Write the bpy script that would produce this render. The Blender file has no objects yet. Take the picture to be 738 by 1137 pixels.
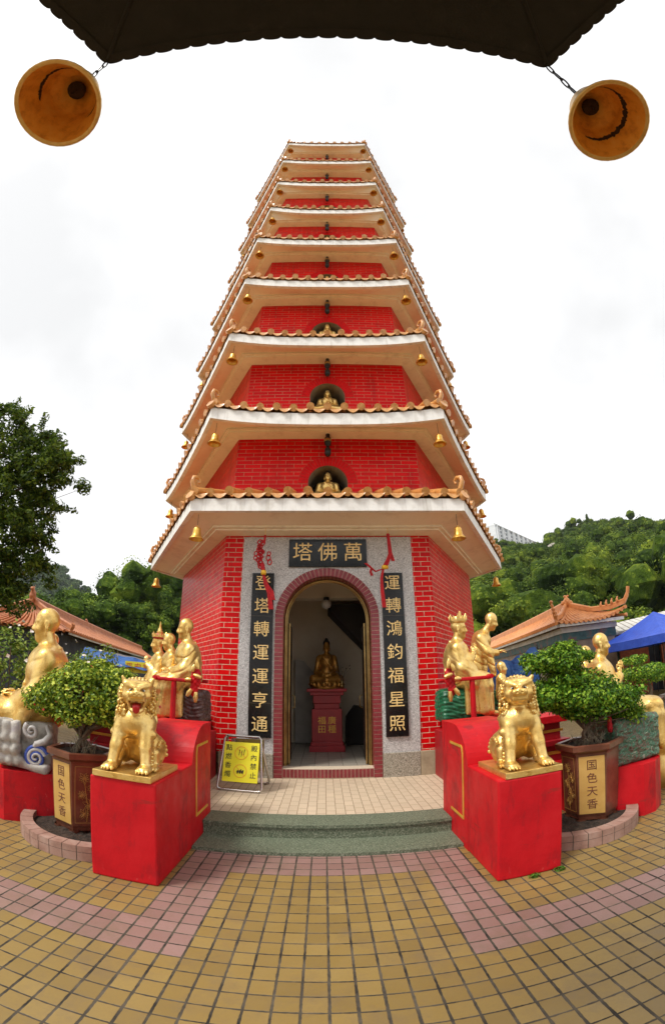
import bpy, math, random
import numpy as np
from mathutils import Vector, Matrix, Euler
S = bpy.context.scene
COL = S.collection
PI = math.pi
R = math.radians
# ------------------------------------------------------------------ materials
MATS = {}
def new_mat(name):
    m = bpy.data.materials.new(name); m.use_nodes = True
    nt = m.node_tree
    return m, nt, nt.nodes['Principled BSDF']
def ramp(nt, fac, stops):
    r = nt.nodes.new('ShaderNodeValToRGB')
    els = r.color_ramp.elements
    els[0].position, els[0].color = stops[0][0], (*stops[0][1], 1)
    els[1].position, els[1].color = stops[-1][0], (*stops[-1][1], 1)
    for p, c in stops[1:-1]:
        e = els.new(p); e.color = (*c, 1)
    nt.links.new(fac, r.inputs['Fac'])
    return r.outputs['Color']
def noise(nt, scale, detail=4, rough=.6, vec=None, dist=0):
    n = nt.nodes.new('ShaderNodeTexNoise')
    n.inputs['Scale'].default_value = scale; n.inputs['Detail'].default_value = detail
    n.inputs['Roughness'].default_value = rough; n.inputs['Distortion'].default_value = dist
    if vec is None:
        tc = nt.nodes.new('ShaderNodeTexCoord'); vec = tc.outputs['Object']
    nt.links.new(vec, n.inputs['Vector'])
    return n.outputs['Fac']
def mapr(nt, v, a, b, c, d):
    n = nt.nodes.new('ShaderNodeMapRange')
    for i, x in enumerate((a, b, c, d)): n.inputs[i + 1].default_value = x
    nt.links.new(v, n.inputs[0]); return n.outputs[0]
def math_(nt, op, a, b=None, c=None):
    n = nt.nodes.new('ShaderNodeMath'); n.operation = op
    for i, x in enumerate((a, b, c)):
        if x is None: continue
        if isinstance(x, (int, float)): n.inputs[i].default_value = x
        else: nt.links.new(x, n.inputs[i])
    return n.outputs[0]
def mixc(nt, f, a, b, mode='MIX'):
    n = nt.nodes.new('ShaderNodeMix'); n.data_type = 'RGBA'; n.blend_type = mode
    for i, x in ((0, f), (6, a), (7, b)):
        if isinstance(x, (int, float)): n.inputs[i].default_value = x
        elif isinstance(x, tuple): n.inputs[i].default_value = (*x, 1)
        else: nt.links.new(x, n.inputs[i])
    return n.outputs[2]
def bump(nt, h, bsdf, strength=.3, dist=.01):
    b = nt.nodes.new('ShaderNodeBump'); b.inputs['Strength'].default_value = strength
    b.inputs['Distance'].default_value = dist
    nt.links.new(h, b.inputs['Height']); nt.links.new(b.outputs[0], bsdf.inputs['Normal'])
def plain(name, stops, scale=6, rough=.5, metal=0, bstr=0, bscale=60, rr=None, coat=0, dist=0, bdist=.01, spec=None):
    m, nt, b = new_mat(name)
    f = noise(nt, scale, 6, .65, dist=dist)
    nt.links.new(ramp(nt, f, stops), b.inputs['Base Color'])
    b.inputs['Roughness'].default_value = rough; b.inputs['Metallic'].default_value = metal
    if coat: b.inputs['Coat Weight'].default_value = coat; b.inputs['Coat Roughness'].default_value = .15
    if spec is not None: b.inputs['Specular IOR Level'].default_value = spec
    if rr: nt.links.new(mapr(nt, noise(nt, scale * 2.7), .3, .7, *rr), b.inputs['Roughness'])
    if bstr: bump(nt, noise(nt, bscale, 3), b, bstr, bdist)
    MATS[name] = m; return m
def stain(name, tone, scl, lo, hi, amount):
    m = MATS[name]; nt = m.node_tree; b = nt.nodes['Principled BSDF']; old = b.inputs['Base Color'].links[0].from_socket
    tc = nt.nodes.new('ShaderNodeTexCoord'); mp = nt.nodes.new('ShaderNodeMapping'); mp.inputs['Scale'].default_value = scl
    nt.links.new(tc.outputs['Object'], mp.inputs['Vector']); n = noise(nt, 1, 6, .7, mp.outputs[0])
    nt.links.new(mixc(nt, mapr(nt, n, lo, hi, 0, amount), old, tone), b.inputs['Base Color'])
def brick_mat(name, c1, c2, mortar, w, h, msize, off=.5, rough=.34, uvs=True, coat=.0, freq=2, streak=None):
    m, nt, b = new_mat(name)
    tc = nt.nodes.new('ShaderNodeTexCoord')
    t = nt.nodes.new('ShaderNodeTexBrick'); t.offset = off; t.offset_frequency = freq
    nt.links.new(tc.outputs['UV' if uvs else 'Object'], t.inputs['Vector'])
    t.inputs['Scale'].default_value = 1; t.inputs['Brick Width'].default_value = w
    t.inputs['Row Height'].default_value = h; t.inputs['Mortar Size'].default_value = msize
    t.inputs['Mortar Smooth'].default_value = .1; t.inputs['Bias'].default_value = -.1
    t.inputs['Color1'].default_value = (*c1, 1); t.inputs['Color2'].default_value = (*c2, 1)
    n = noise(nt, 2.2, 5); n2 = noise(nt, 30, 4)
    mo = ramp(nt, n2, [(.3, tuple(x * .55 for x in mortar)), (.6, mortar)])
    nt.links.new(mo, t.inputs['Mortar'])
    col = mixc(nt, mapr(nt, n, .35, .75, 0, .35), t.outputs['Color'], tuple(x * .6 for x in c1))
    nt.links.new(col, b.inputs['Base Color'])
    rgh = math_(nt, 'ADD', mapr(nt, t.outputs['Fac'], 0, 1, rough, .85), mapr(nt, noise(nt, 14), .3, .7, -.06, .1))
    nt.links.new(rgh, b.inputs['Roughness'])
    b.inputs['Coat Weight'].default_value = coat; b.inputs['Coat Roughness'].default_value = .12; b.inputs['Specular IOR Level'].default_value = .13
    hh = math_(nt, 'ADD', math_(nt, 'MULTIPLY', t.outputs['Fac'], -1), math_(nt, 'MULTIPLY', noise(nt, 9, 2), .5))
    bump(nt, hh, b, .55, .006)
    MATS[name] = m; return m
plain('red_paint', [(.28, (.38, .004, .009)), (.5, (.52, .005, .011)), (.75, (.58, .014, .020))], 3, .5, rr=(.42, .62), bstr=.12, bscale=35, spec=.25)
plain('dark_red_paint', [(.3, (.24, .005, .010)), (.7, (.38, .008, .014))], 3, .45, bstr=.1)
plain('gold_line', [(.3, (.55, .30, .03)), (.7, (.80, .48, .07))], 9, .45, metal=.3)
plain('fascia_white', [(.3, (.70, .68, .64)), (.5, (.86, .85, .82)), (.7, (.90, .89, .87))], 5, .7, bstr=.1, dist=.3)
plain('soffit_paint', [(.25, (.84, .68, .52)), (.5, (.90, .77, .61)), (.75, (.92, .80, .66))], 1.3, .75, bstr=.06, dist=.4)
plain('cornice_paint', [(.25, (.85, .75, .56)), (.75, (.92, .84, .66))], 1.8, .7, bstr=.06, dist=.4)
plain('roof_tile', [(.25, (.34, .13, .03)), (.5, (.62, .29, .075)), (.75, (.76, .44, .17))], 14, .4, coat=.3, bstr=.3, bscale=70)
plain('bell_gold', [(.25, (.45, .20, .03)), (.5, (.78, .45, .09)), (.75, (.88, .58, .16))], 8, .32, metal=.75, rr=(.24, .45))
plain('gold', [(.28, (.50, .25, .045)), (.46, (.80, .53, .16)), (.75, (.92, .70, .30))], 7, .34, metal=.78, rr=(.26, .42), bstr=.5, bscale=55, bdist=.006)
plain('old_gold', [(.3, (.16, .06, .01)), (.55, (.42, .20, .035)), (.75, (.56, .32, .08))], 9, .35, metal=.6, bstr=.3, bscale=60)
plain('steel', [(.3, (.45, .44, .42)), (.7, (.7, .68, .66))], 4, .22, metal=.95)
plain('brass', [(.3, (.25, .15, .05)), (.7, (.52, .36, .14))], 6, .3, metal=.85)
plain('black_iron', [(.3, (.008, .008, .008)), (.7, (.03, .028, .026))], 12, .4, metal=.3)
plain('dark_wood', [(.3, (.012, .008, .006)), (.7, (.035, .022, .016))], 5, .5)
plain('plaque_black', [(.3, (.004, .005, .005)), (.7, (.012, .013, .013))], 2.5, .2, coat=.12, rr=(.14, .28), spec=.35)
plain('sign_gold', [(.3, (.78, .50, .16)), (.7, (.92, .72, .34))], 25, .45)
plain('plaster', [(.25, (.66, .56, .42)), (.7, (.78, .69, .56))], 2, .85, bstr=.1)
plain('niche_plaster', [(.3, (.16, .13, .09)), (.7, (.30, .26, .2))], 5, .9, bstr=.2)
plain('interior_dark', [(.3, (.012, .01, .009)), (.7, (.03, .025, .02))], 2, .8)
plain('tassel_red', [(.3, (.30, .0, .006)), (.7, (.65, .008, .014))], 40, .7, bstr=.5, bscale=200)
plain('tassel_gold', [(.3, (.7, .35, .01)), (.7, (.9, .55, .03))], 30, .5)
plain('yellow_board', [(.3, (.86, .78, .02)), (.7, (.92, .86, .05))], 4, .45)
plain('ink_black', [(.3, (.01, .01, .012)), (.7, (.03, .03, .035))], 20, .6)
plain('ink_red', [(.3, (.6, .02, .01)), (.7, (.75, .06, .02))], 20, .6)
plain('ink_orange', [(.3, (.80, .30, .03)), (.7, (.86, .38, .05))], 20, .6)
plain('grey_granite', [(.36, (.17, .165, .16)), (.47, (.47, .46, .455)), (.53, (.52, .51, .50)), (.64, (.72, .71, .70))], 85, .6, bstr=.1, bscale=90)
plain('rough_granite', [(.36, (.10, .09, .07)), (.47, (.30, .27, .21)), (.53, (.34, .31, .25)), (.66, (.55, .52, .44))], 70, .8, bstr=.35, bscale=70)
plain('beige_stone', [(.3, (.26, .21, .13)), (.7, (.44, .37, .25))], 7, .8, bstr=.2)
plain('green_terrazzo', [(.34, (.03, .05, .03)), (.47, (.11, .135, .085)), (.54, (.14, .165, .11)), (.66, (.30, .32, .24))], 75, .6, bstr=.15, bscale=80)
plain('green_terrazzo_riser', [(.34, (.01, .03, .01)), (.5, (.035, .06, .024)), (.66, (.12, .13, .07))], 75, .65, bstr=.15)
plain('soil', [(.3, (.012, .008, .005)), (.7, (.07, .045, .03))], 18, .95, bstr=1, bscale=40, bdist=.03)
plain('pot_brown', [(.3, (.085, .028, .016)), (.55, (.16, .055, .03)), (.75, (.22, .085, .05))], 6, .3, coat=.4, bstr=.1)
plain('pot_ochre', [(.3, (.50, .29, .07)), (.7, (.62, .40, .12))], 4, .35, coat=.3)
plain('pot_gold_line', [(.3, (.42, .22, .05)), (.7, (.55, .33, .09))], 30, .4, metal=.2)
plain('bark', [(.3, (.06, .04, .025)), (.7, (.20, .15, .10))], 22, .9, bstr=.8, bscale=40, bdist=.01)
plain('dead_twig', [(.3, (.14, .11, .07)), (.7, (.34, .29, .20))], 15, .9)
plain('grey_carved', [(.25, (.10, .10, .075)), (.42, (.34, .32, .29)), (.55, (.50, .47, .42)), (.75, (.40, .36, .42))], 5, .6, bstr=.5, bscale=30)
plain('blue_glaze', [(.3, (.02, .045, .28)), (.6, (.05, .10, .45)), (.8, (.35, .38, .5))], 9, .4)
plain('white_glaze', [(.3, (.38, .36, .36)), (.7, (.62, .60, .58))], 9, .45)
plain('green_stone', [(.34, (.05, .035, .022)), (.43, (.16, .12, .085)), (.50, (.06, .13, .08)), (.57, (.06, .20, .12)), (.63, (.30, .31, .24)), (.70, (.44, .42, .34))], 9, .5, dist=2.8, bstr=1, bscale=40, bdist=.02)
plain('green_glaze', [(.3, (.006, .06, .025)), (.7, (.015, .16, .07))], 6, .35, bstr=.3, bscale=20)
plain('brown_stone', [(.3, (.035, .015, .014)), (.7, (.13, .06, .055))], 9, .45, dist=.8, bstr=.7, bscale=25, bdist=.015)
plain('lips_red', [(.3, (.42, .01, .015)), (.7, (.55, .02, .02))], 10, .35)
plain('eye_white', [(.3, (.6, .55, .45)), (.7, (.7, .65, .55))], 10, .3)
plain('eye_black', [(.3, (.005, .005, .005)), (.7, (.01, .01, .01))], 10, .2)
plain('hair_black', [(.3, (.006, .005, .004)), (.7, (.02, .015, .01))], 25, .5, bstr=.8, bscale=120)
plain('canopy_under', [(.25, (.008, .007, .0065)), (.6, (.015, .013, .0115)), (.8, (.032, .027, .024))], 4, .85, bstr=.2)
plain('bell_bronze', [(.25, (.55, .30, .08)), (.5, (.78, .50, .18)), (.75, (.85, .62, .30))], 9, .4, metal=.6, bstr=.2, bscale=60)
plain('bell_inside', [(.3, (.58, .22, .02)), (.5, (.88, .40, .05)), (.7, (.92, .50, .09))], 11, .5, metal=.35, bstr=.2)
plain('bell_soot', [(.3, (.02, .01, .005)), (.7, (.06, .03, .015))], 20, .9, bstr=.5)
plain('temple_tile', [(.25, (.42, .14, .035)), (.5, (.62, .24, .07)), (.75, (.72, .33, .12))], 3, .45, bstr=.1)
plain('temple_tile_red', [(.25, (.28, .08, .03)), (.5, (.46, .16, .055)), (.75, (.54, .23, .10))], 3, .5, bstr=.1)
plain('temple_wall', [(.3, (.16, .12, .09)), (.7, (.30, .24, .19))], 2, .8)
plain('temple_dark', [(.3, (.012, .014, .02)), (.7, (.04, .05, .06))], 2, .8)
plain('temple_beam', [(.3, (.01, .04, .05)), (.5, (.025, .09, .09)), (.7, (.22, .05, .03))], 3.5, .6)
plain('blue_fabric', [(.3, (.018, .06, .42)), (.7, (.03, .10, .58))], 2.5, .6, bstr=.5, bscale=6, bdist=.05)
plain('tarp_blue', [(.3, (.01, .05, .22)), (.5, (.02, .11, .38)), (.75, (.05, .2, .5))], 3.5, .4, bstr=.9, bscale=7, bdist=.06)
plain('white_metal_roof', [(.3, (.42, .40, .36)), (.7, (.66, .64, .58))], 2, .6)
plain('cream_fabric', [(.3, (.58, .48, .28)), (.7, (.72, .62, .4))], 2, .7)
plain('red_brown_wall', [(.3, (.20, .05, .02)), (.7, (.42, .11, .04))], 9, .7)
plain('apartment_white', [(.3, (.60, .62, .63)), (.7, (.75, .77, .78))], .3, .7)
plain('apartment_window', [(.3, (.08, .10, .12)), (.7, (.18, .2, .22))], .5, .2)
plain('rock_grey', [(.3, (.20, .18, .15)), (.7, (.38, .34, .29))], .4, .9)
plain('flower_white', [(.3, (.62, .55, .5)), (.7, (.8, .75, .7))], 9, .6)
plain('concrete', [(.3, (.3, .28, .25)), (.7, (.46, .43, .39))], 4, .8, bstr=.1)
plain('white_glass', [(.3, (.5, .5, .48)), (.7, (.6, .6, .58))], 4, .3)
stain('fascia_white', (.42, .38, .31), (9, 9, .7), .52, .72, .55)
stain('soffit_paint', (.46, .33, .23), (2.2, 2.2, 5), .52, .74, .4)
stain('cornice_paint', (.45, .33, .2), (5, 5, 1), .5, .75, .4)
stain('red_paint', (.20, .010, .014), (6, 6, 2.2), .53, .66, .7)
stain('red_paint', (.16, .03, .02), (2.2, 2.2, 14), .60, .68, .5)
stain('red_paint', (.62, .10, .09), (17, 17, 9), .64, .70, .5)
stain('gold', (.22, .10, .02), (14, 14, 10), .57, .70, .38)
stain('platform_tile', (.3, .24, .17), (1, 1, 1), .5, .7, .3) if 'platform_tile' in MATS else None
brick_mat('red_brick', (.74, .003, .004), (.56, .002, .005), (.52, .34, .21), .27, .072, .0032)
brick_mat('red_brick_small', (.74, .004, .005), (.54, .003, .006), (.72, .58, .42), .22, .075, .0046)
stain('red_brick', (.16, .012, .012), (5, 5, .8), .54, .72, .45)
stain('red_brick_small', (.16, .012, .012), (5, 5, .8), .56, .74, .4)
brick_mat('interior_tile', (.40, .36, .30), (.34, .31, .26), (.18, .16, .13), .2, .2, .004, off=0, coat=.1)
brick_mat('platform_tile', (.62, .50, .36), (.56, .45, .32), (.30, .22, .14), .19, .095, .0035, off=.5, rough=.5, coat=0)
plain('maroon_brick', [(.3, (.16, .012, .018)), (.7, (.27, .03, .04))], 17, .3, coat=.3)
plain('red_voussoir', [(.3, (.48, .003, .005)), (.7, (.70, .005, .006))], 17, .5, spec=.13)
plain('red_mortar', [(.3, (.30, .08, .045)), (.7, (.44, .16, .09))], 30, .9, spec=.1)
plain('pale_mortar', [(.3, (.48, .38, .27)), (.7, (.68, .58, .45))], 30, .9)
plain('curb_tile', [(.3, (.22, .115, .085)), (.5, (.34, .20, .155)), (.7, (.40, .27, .22))], 6, .6, bstr=.15)
plain('grout', [(.3, (.06, .05, .035)), (.7, (.14, .12, .09))], 30, .9)
def leaf_mat(name, dark, mid, light, rough=.45, trans=.25, crown=None):
    m, nt, b = new_mat(name)
    g = nt.nodes.new('ShaderNodeNewGeometry')
    n = noise(nt, crown or 3.0, 2)
    if crown: f = math_(nt, 'ADD', math_(nt, 'MULTIPLY', g.outputs['Random Per Island'], .45), mapr(nt, n, .3, .7, -.05, .55))
    else: f = math_(nt, 'ADD', math_(nt, 'MULTIPLY', g.outputs['Random Per Island'], .75), math_(nt, 'MULTIPLY', n, .3))
    c = ramp(nt, f, [(.1, dark), (.5, mid), (.92, light)])
    nt.links.new(c, b.inputs['Base Color']); b.inputs['Roughness'].default_value = rough; b.inputs['Specular IOR Level'].default_value = .22
    tr = nt.nodes.new('ShaderNodeBsdfTranslucent'); nt.links.new(c, tr.inputs['Color'])
    mx = nt.nodes.new('ShaderNodeMixShader'); mx.inputs[0].default_value = trans
    nt.links.new(b.outputs[0], mx.inputs[1]); nt.links.new(tr.outputs[0], mx.inputs[2])
    nt.links.new(mx.outputs[0], nt.nodes['Material Output'].inputs[0])
    MATS[name] = m; return m
leaf_mat('bush_leaf', (.03, .07, .006), (.14, .24, .013), (.62, .68, .08), .38)
leaf_mat('bonsai_leaf', (.02, .065, .006), (.08, .20, .012), (.34, .50, .04), .38)
leaf_mat('tree_leaf', (.014, .034, .004), (.055, .105, .011), (.20, .28, .03), .5, .4)
leaf_mat('shrub_leaf', (.04, .08, .008), (.12, .20, .02), (.34, .42, .08), .5)
leaf_mat('wood_leaf', (.014, .032, .003), (.066, .112, .008), (.25, .30, .020), .75, .12, .13)
leaf_mat('wood_leaf_near', (.018, .042, .003), (.080, .145, .009), (.28, .35, .026), .75, .12, .2)
leaf_mat('far_leaf', (.035, .058, .026), (.065, .10, .038), (.11, .145, .05), .8, .1)  # pale, greyed greens: part of the distance haze is put into the colour
leaf_mat('grass_leaf', (.04, .10, .01), (.08, .18, .015), (.14, .28, .03), .5)
# paving: square tiles, a pink border worked into the yellow field
def paving_mat():
    m, nt, b = new_mat('paving_tiles')
    tc = nt.nodes.new('ShaderNodeTexCoord'); sp = nt.nodes.new('ShaderNodeSeparateXYZ')
    nt.links.new(tc.outputs['Object'], sp.inputs[0])
    X = math_(nt, 'DIVIDE', sp.outputs[0], .12); Y = math_(nt, 'DIVIDE', sp.outputs[1], -.1194)
    ix = math_(nt, 'FLOOR', X); iy = math_(nt, 'FLOOR', Y)
    fx = math_(nt, 'SUBTRACT', X, ix); fy = math_(nt, 'SUBTRACT', Y, iy)
    dx = math_(nt, 'MINIMUM', fx, math_(nt, 'SUBTRACT', 1, fx)); dy = math_(nt, 'MINIMUM', fy, math_(nt, 'SUBTRACT', 1, fy))
    wob = mapr(nt, noise(nt, 26, 3), .3, .7, -.016, .016)
    wide = mapr(nt, noise(nt, 1.3, 2), .45, .7, 0, .022)     # some joints along the depth have opened
    ddx = math_(nt, 'SUBTRACT', dx, math_(nt, 'ADD', wob, math_(nt, 'ADD', wide, .012)))
    d = math_(nt, 'MINIMUM', ddx, math_(nt, 'ADD', dy, wob))
    grout = mapr(nt, d, .028, .05, 1, 0)
    cx = nt.nodes.new('ShaderNodeCombineXYZ'); nt.links.new(ix, cx.inputs[0]); nt.links.new(iy, cx.inputs[1])
    wn = nt.nodes.new('ShaderNodeTexWhiteNoise'); wn.noise_dimensions = '2D'; nt.links.new(cx.outputs[0], wn.inputs['Vector'])
    big = noise(nt, .9, 4)
    fine = noise(nt, 60, 4)
    rnd = math_(nt, 'ADD', math_(nt, 'MULTIPLY', wn.outputs['Value'], .42), math_(nt, 'MULTIPLY', big, .6))
    yel = ramp(nt, rnd, [(.1, (.19, .125, .036)), (.5, (.265, .175, .050)), (.95, (.34, .235, .076))])
    pnk = ramp(nt, rnd, [(.1, (.22, .12, .105)), (.5, (.29, .17, .155)), (.95, (.35, .22, .20))])
    ax = math_(nt, 'ABSOLUTE', math_(nt, 'ADD', ix, .5))
    def rng(v, a, b_): return math_(nt, 'MULTIPLY', math_(nt, 'GREATER_THAN', v, a), math_(nt, 'LESS_THAN', v, b_))
    iyc = math_(nt, 'ADD', iy, .5)
    strip = math_(nt, 'MULTIPLY', rng(ax, 6, 9), rng(iyc, -8, 10))
    cross = math_(nt, 'MULTIPLY', math_(nt, 'GREATER_THAN', ax, 6), rng(iyc, 7, 10))
    top = math_(nt, 'MULTIPLY', math_(nt, 'LESS_THAN', ax, 9), rng(iyc, -8, 0))
    pm = math_(nt, 'MAXIMUM', strip, math_(nt, 'MAXIMUM', cross, top))
    c = mixc(nt, pm, yel, pnk)
    c = mixc(nt, mapr(nt, fine, .3, .7, 0, .3), c, (.20, .13, .06))
    stain = mapr(nt, noise(nt, 2.3, 7, .75), .50, .70, 0, .6)
    c = mixc(nt, stain, c, (.17, .12, .07))
    c = mixc(nt, grout, c, ramp(nt, noise(nt, 7, 3), [(.35, (.018, .014, .010)), (.65, (.10, .08, .055))]))
    nt.links.new(c, b.inputs['Base Color'])
    nt.links.new(math_(nt, 'ADD', mapr(nt, grout, 0, 1, .42, .9), mapr(nt, noise(nt, 11), .3, .7, -.08, .12)), b.inputs['Roughness'])
    tilt = math_(nt, 'MULTIPLY', wn.outputs['Value'], math_(nt, 'SUBTRACT', fx, .5))
    h = math_(nt, 'ADD', math_(nt, 'MULTIPLY', grout, -1), math_(nt, 'ADD', math_(nt, 'MULTIPLY', tilt, .35), math_(nt, 'MULTIPLY', fine, .12)))
    bump(nt, h, b, .5, .006)
    MATS['paving'] = m
paving_mat()
def mass_mat(name, scale, dark, mid, light, big):  # core of each leaf clump; its darker green paints shade into the leaf gaps
    m, nt, b = new_mat(name)
    f = math_(nt, 'ADD', math_(nt, 'MULTIPLY', noise(nt, scale, 5, .75), .75), mapr(nt, noise(nt, big, 2), .3, .7, -.05, .35))
    nt.links.new(ramp(nt, f, [(.36, dark), (.55, mid), (.76, light)]), b.inputs['Base Color']); b.inputs['Roughness'].default_value = .9
    b.inputs['Specular IOR Level'].default_value = .1; bump(nt, noise(nt, scale, 5, .75), b, 1, .5)
    MATS[name] = m
mass_mat('wood_leaf_mass', 1.1, (.012, .028, .003), (.050, .088, .008), (.17, .22, .018), .13)
mass_mat('wood_leaf_near_mass', 1.6, (.013, .031, .003), (.056, .105, .009), (.19, .26, .022), .2)
mass_mat('far_leaf_mass', .5, (.03, .052, .022), (.058, .09, .034), (.10, .13, .045), .1)  # distance haze put into this colour too, like the far leaves
m_, nt_, b_ = new_mat('hill_soil'); b_.inputs['Base Color'].default_value = (.022, .042, .008, 1); b_.inputs['Roughness'].default_value = 1
MATS['hill_soil'] = m_

# ------------------------------------------------------------------ mesh builder
class MB:
    def __init__(s): s.v = []; s.f = []; s.m = []; s.uv = []; s.sm = []
    def add(s, verts, faces, mi=0, uvs=None, smooth=False):
        o = len(s.v); s.v += [tuple(p) for p in verts]
        for k, f in enumerate(faces):
            s.f.append([o + i for i in f]); s.m.append(mi); s.sm.append(smooth)
            s.uv.append(uvs[k] if uvs else None)
    def box(s, a, b, mi=0, M=None, bev=0):
        (x0, y0, z0), (x1, y1, z1) = a, b
        if bev:
            return s.bbox(a, b, bev, mi, M)
        v = [(x0, y0, z0), (x1, y0, z0), (x1, y1, z0), (x0, y1, z0), (x0, y0, z1), (x1, y0, z1), (x1, y1, z1), (x0, y1, z1)]
        if M is not None: v = [M @ Vector(p) for p in v]
        s.add(v, [(0, 3, 2, 1), (4, 5, 6, 7), (0, 1, 5, 4), (1, 2, 6, 5), (2, 3, 7, 6), (3, 0, 4, 7)], mi)
    def bbox(s, a, b, r, mi=0, M=None):
        import bmesh
        bm = bmesh.new(); bmesh.ops.create_cube(bm, size=1)
        for v in bm.verts:
            v.co = Vector([(a[i] + b[i]) / 2 + v.co[i] * (b[i] - a[i]) for i in range(3)])
        bmesh.ops.bevel(bm, geom=bm.edges[:], offset=r, segments=2, affect='EDGES', profile=.5)
        bm.verts.ensure_lookup_table()
        vs = [(M @ v.co if M is not None else v.co.copy()) for v in bm.verts]
        s.add(vs, [[v.index for v in f.verts] for f in bm.faces], mi); bm.free()
    def prism(s, poly, z0, z1, mi=0, M=None, top=True, bot=True):
        n = len(poly); v = [(x, y, z0) for x, y in poly] + [(x, y, z1) for x, y in poly]
        if M is not None: v = [M @ Vector(p) for p in v]
        f = [(i, (i + 1) % n, n + (i + 1) % n, n + i) for i in range(n)]
        if top: f.append(tuple(range(n, 2 * n)))
        if bot: f.append(tuple(reversed(range(n))))
        s.add(v, f, mi)
    def tube(s, pts, rad, seg=8, mi=0, caps=True, flat=1):
        pts = [Vector(p) for p in pts]; n = len(pts)
        if not hasattr(rad, '__len__'): rad = [rad] * n
        up = None; rings = []
        for i, p in enumerate(pts):
            d = (pts[min(i + 1, n - 1)] - pts[max(i - 1, 0)])
            if d.length < 1e-9: d = Vector((0, 0, 1))
            d.normalize()
            if up is None: up = Vector((0, 0, 1)) if abs(d.z) < .9 else Vector((1, 0, 0))
            x = up.cross(d)
            if x.length < 1e-6: x = Vector((1, 0, 0)).cross(d)
            x.normalize(); y = d.cross(x).normalized(); up = y
            rings.append([p + (x * math.cos(2 * PI * k / seg) + y * math.sin(2 * PI * k / seg) * flat) * rad[i] for k in range(seg)])
        v = [q for r in rings for q in r]
        f = [(i * seg + k, i * seg + (k + 1) % seg, (i + 1) * seg + (k + 1) % seg, (i + 1) * seg + k) for i in range(n - 1) for k in range(seg)]
        s.add(v, f, mi, smooth=True)
        if caps: s.add(v, [tuple(reversed(range(seg))), tuple(range((n - 1) * seg, n * seg))], mi)
    def lathe(s, prof, seg=24, c=(0, 0, 0), mi=0, M=None, close=False):
        v = []
        for r, z in prof:
            for k in range(seg):
                a = 2 * PI * k / seg; p = Vector((c[0] + r * math.cos(a), c[1] + r * math.sin(a), c[2] + z))
                v.append(M @ p if M is not None else p)
        n = len(prof)
        f = [(i * seg + k, i * seg + (k + 1) % seg, (i + 1) * seg + (k + 1) % seg, (i + 1) * seg + k) for i in range(n - 1) for k in range(seg)]
        s.add(v, f, mi, smooth=True)
    def quad(s, a, b, c, d, mi=0, uv=None): s.add([a, b, c, d], [(0, 1, 2, 3)], mi, [uv] if uv else None)
    def build(s, name, mats, parent=None, loc=None, rotz=0, smooth=None):
        me = bpy.data.meshes.new(name); me.from_pydata(s.v, [], s.f); 
        if not isinstance(mats, (list, tuple)): mats = [mats]
        for m in mats: me.materials.append(MATS[m])
        me.polygons.foreach_set('material_index', s.m)
        me.polygons.foreach_set('use_smooth', s.sm if smooth is None else [smooth] * len(s.f))
        if any(u is not None for u in s.uv):
            l = me.uv_layers.new(name='UVMap'); k = 0
            for f, u in zip(s.f, s.uv):
                for i in range(len(f)):
                    l.data[k].uv = u[i] if u else (0, 0); k += 1
        me.update()
        return link(name, me, parent, loc, rotz)
def link(name, data, parent=None, loc=None, rotz=0):
    o = bpy.data.objects.new(name, data); COL.objects.link(o)
    if parent is not None: o.parent = parent
    if loc is not None: o.location = loc
    if rotz: o.rotation_euler = (0, 0, rotz)
    return o
def tag(o, label=None, cat=None, group=None, kind=None):
    if label: o['label'] = label
    if cat: o['category'] = cat
    if group: o['group'] = group
    if kind: o['kind'] = kind
    return o
def thing(name, label, cat, loc=(0, 0, 0), rotz=0, group=None):
    o = link(name, None, None, loc, rotz); o.empty_display_size = .1
    return tag(o, label, cat, group)
def kids(o): return [c for c in bpy.data.objects if c.parent == o]
def dup(root, loc, rotz, label, sc=None, group=None):
    def rec(o, par):
        c = o.copy(); COL.objects.link(c)
        if par is not None: c.parent = par
        for ch in kids(o):
            if ch is not c: rec(ch, c)
        return c
    r = rec(root, None); r.location = loc; r.rotation_euler = (0, 0, rotz)
    if sc: r.scale = (sc, sc, sc)
    r['label'] = label
    if group: r['group'] = group
    return r
def np_mesh(name, V, F, mats, parent=None, smooth=True, mi=None, loc=None, rotz=0):
    me = bpy.data.meshes.new(name); V = np.asarray(V, np.float32); F = np.asarray(F, np.int32)
    n = F.shape[1]
    me.vertices.add(len(V)); me.vertices.foreach_set('co', V.ravel())
    me.loops.add(F.size); me.loops.foreach_set('vertex_index', F.ravel())
    me.polygons.add(len(F)); me.polygons.foreach_set('loop_start', np.arange(0, F.size, n, dtype=np.int32))
    me.polygons.foreach_set('loop_total', np.full(len(F), n, np.int32))
    if not isinstance(mats, (list, tuple)): mats = [mats]
    for m in mats: me.materials.append(MATS[m])
    if mi is not None: me.polygons.foreach_set('material_index', np.asarray(mi, np.int32))
    me.polygons.foreach_set('use_smooth', np.full(len(F), smooth))
    me.update(calc_edges=True)
    return link(name, me, parent, loc, rotz)
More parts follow.
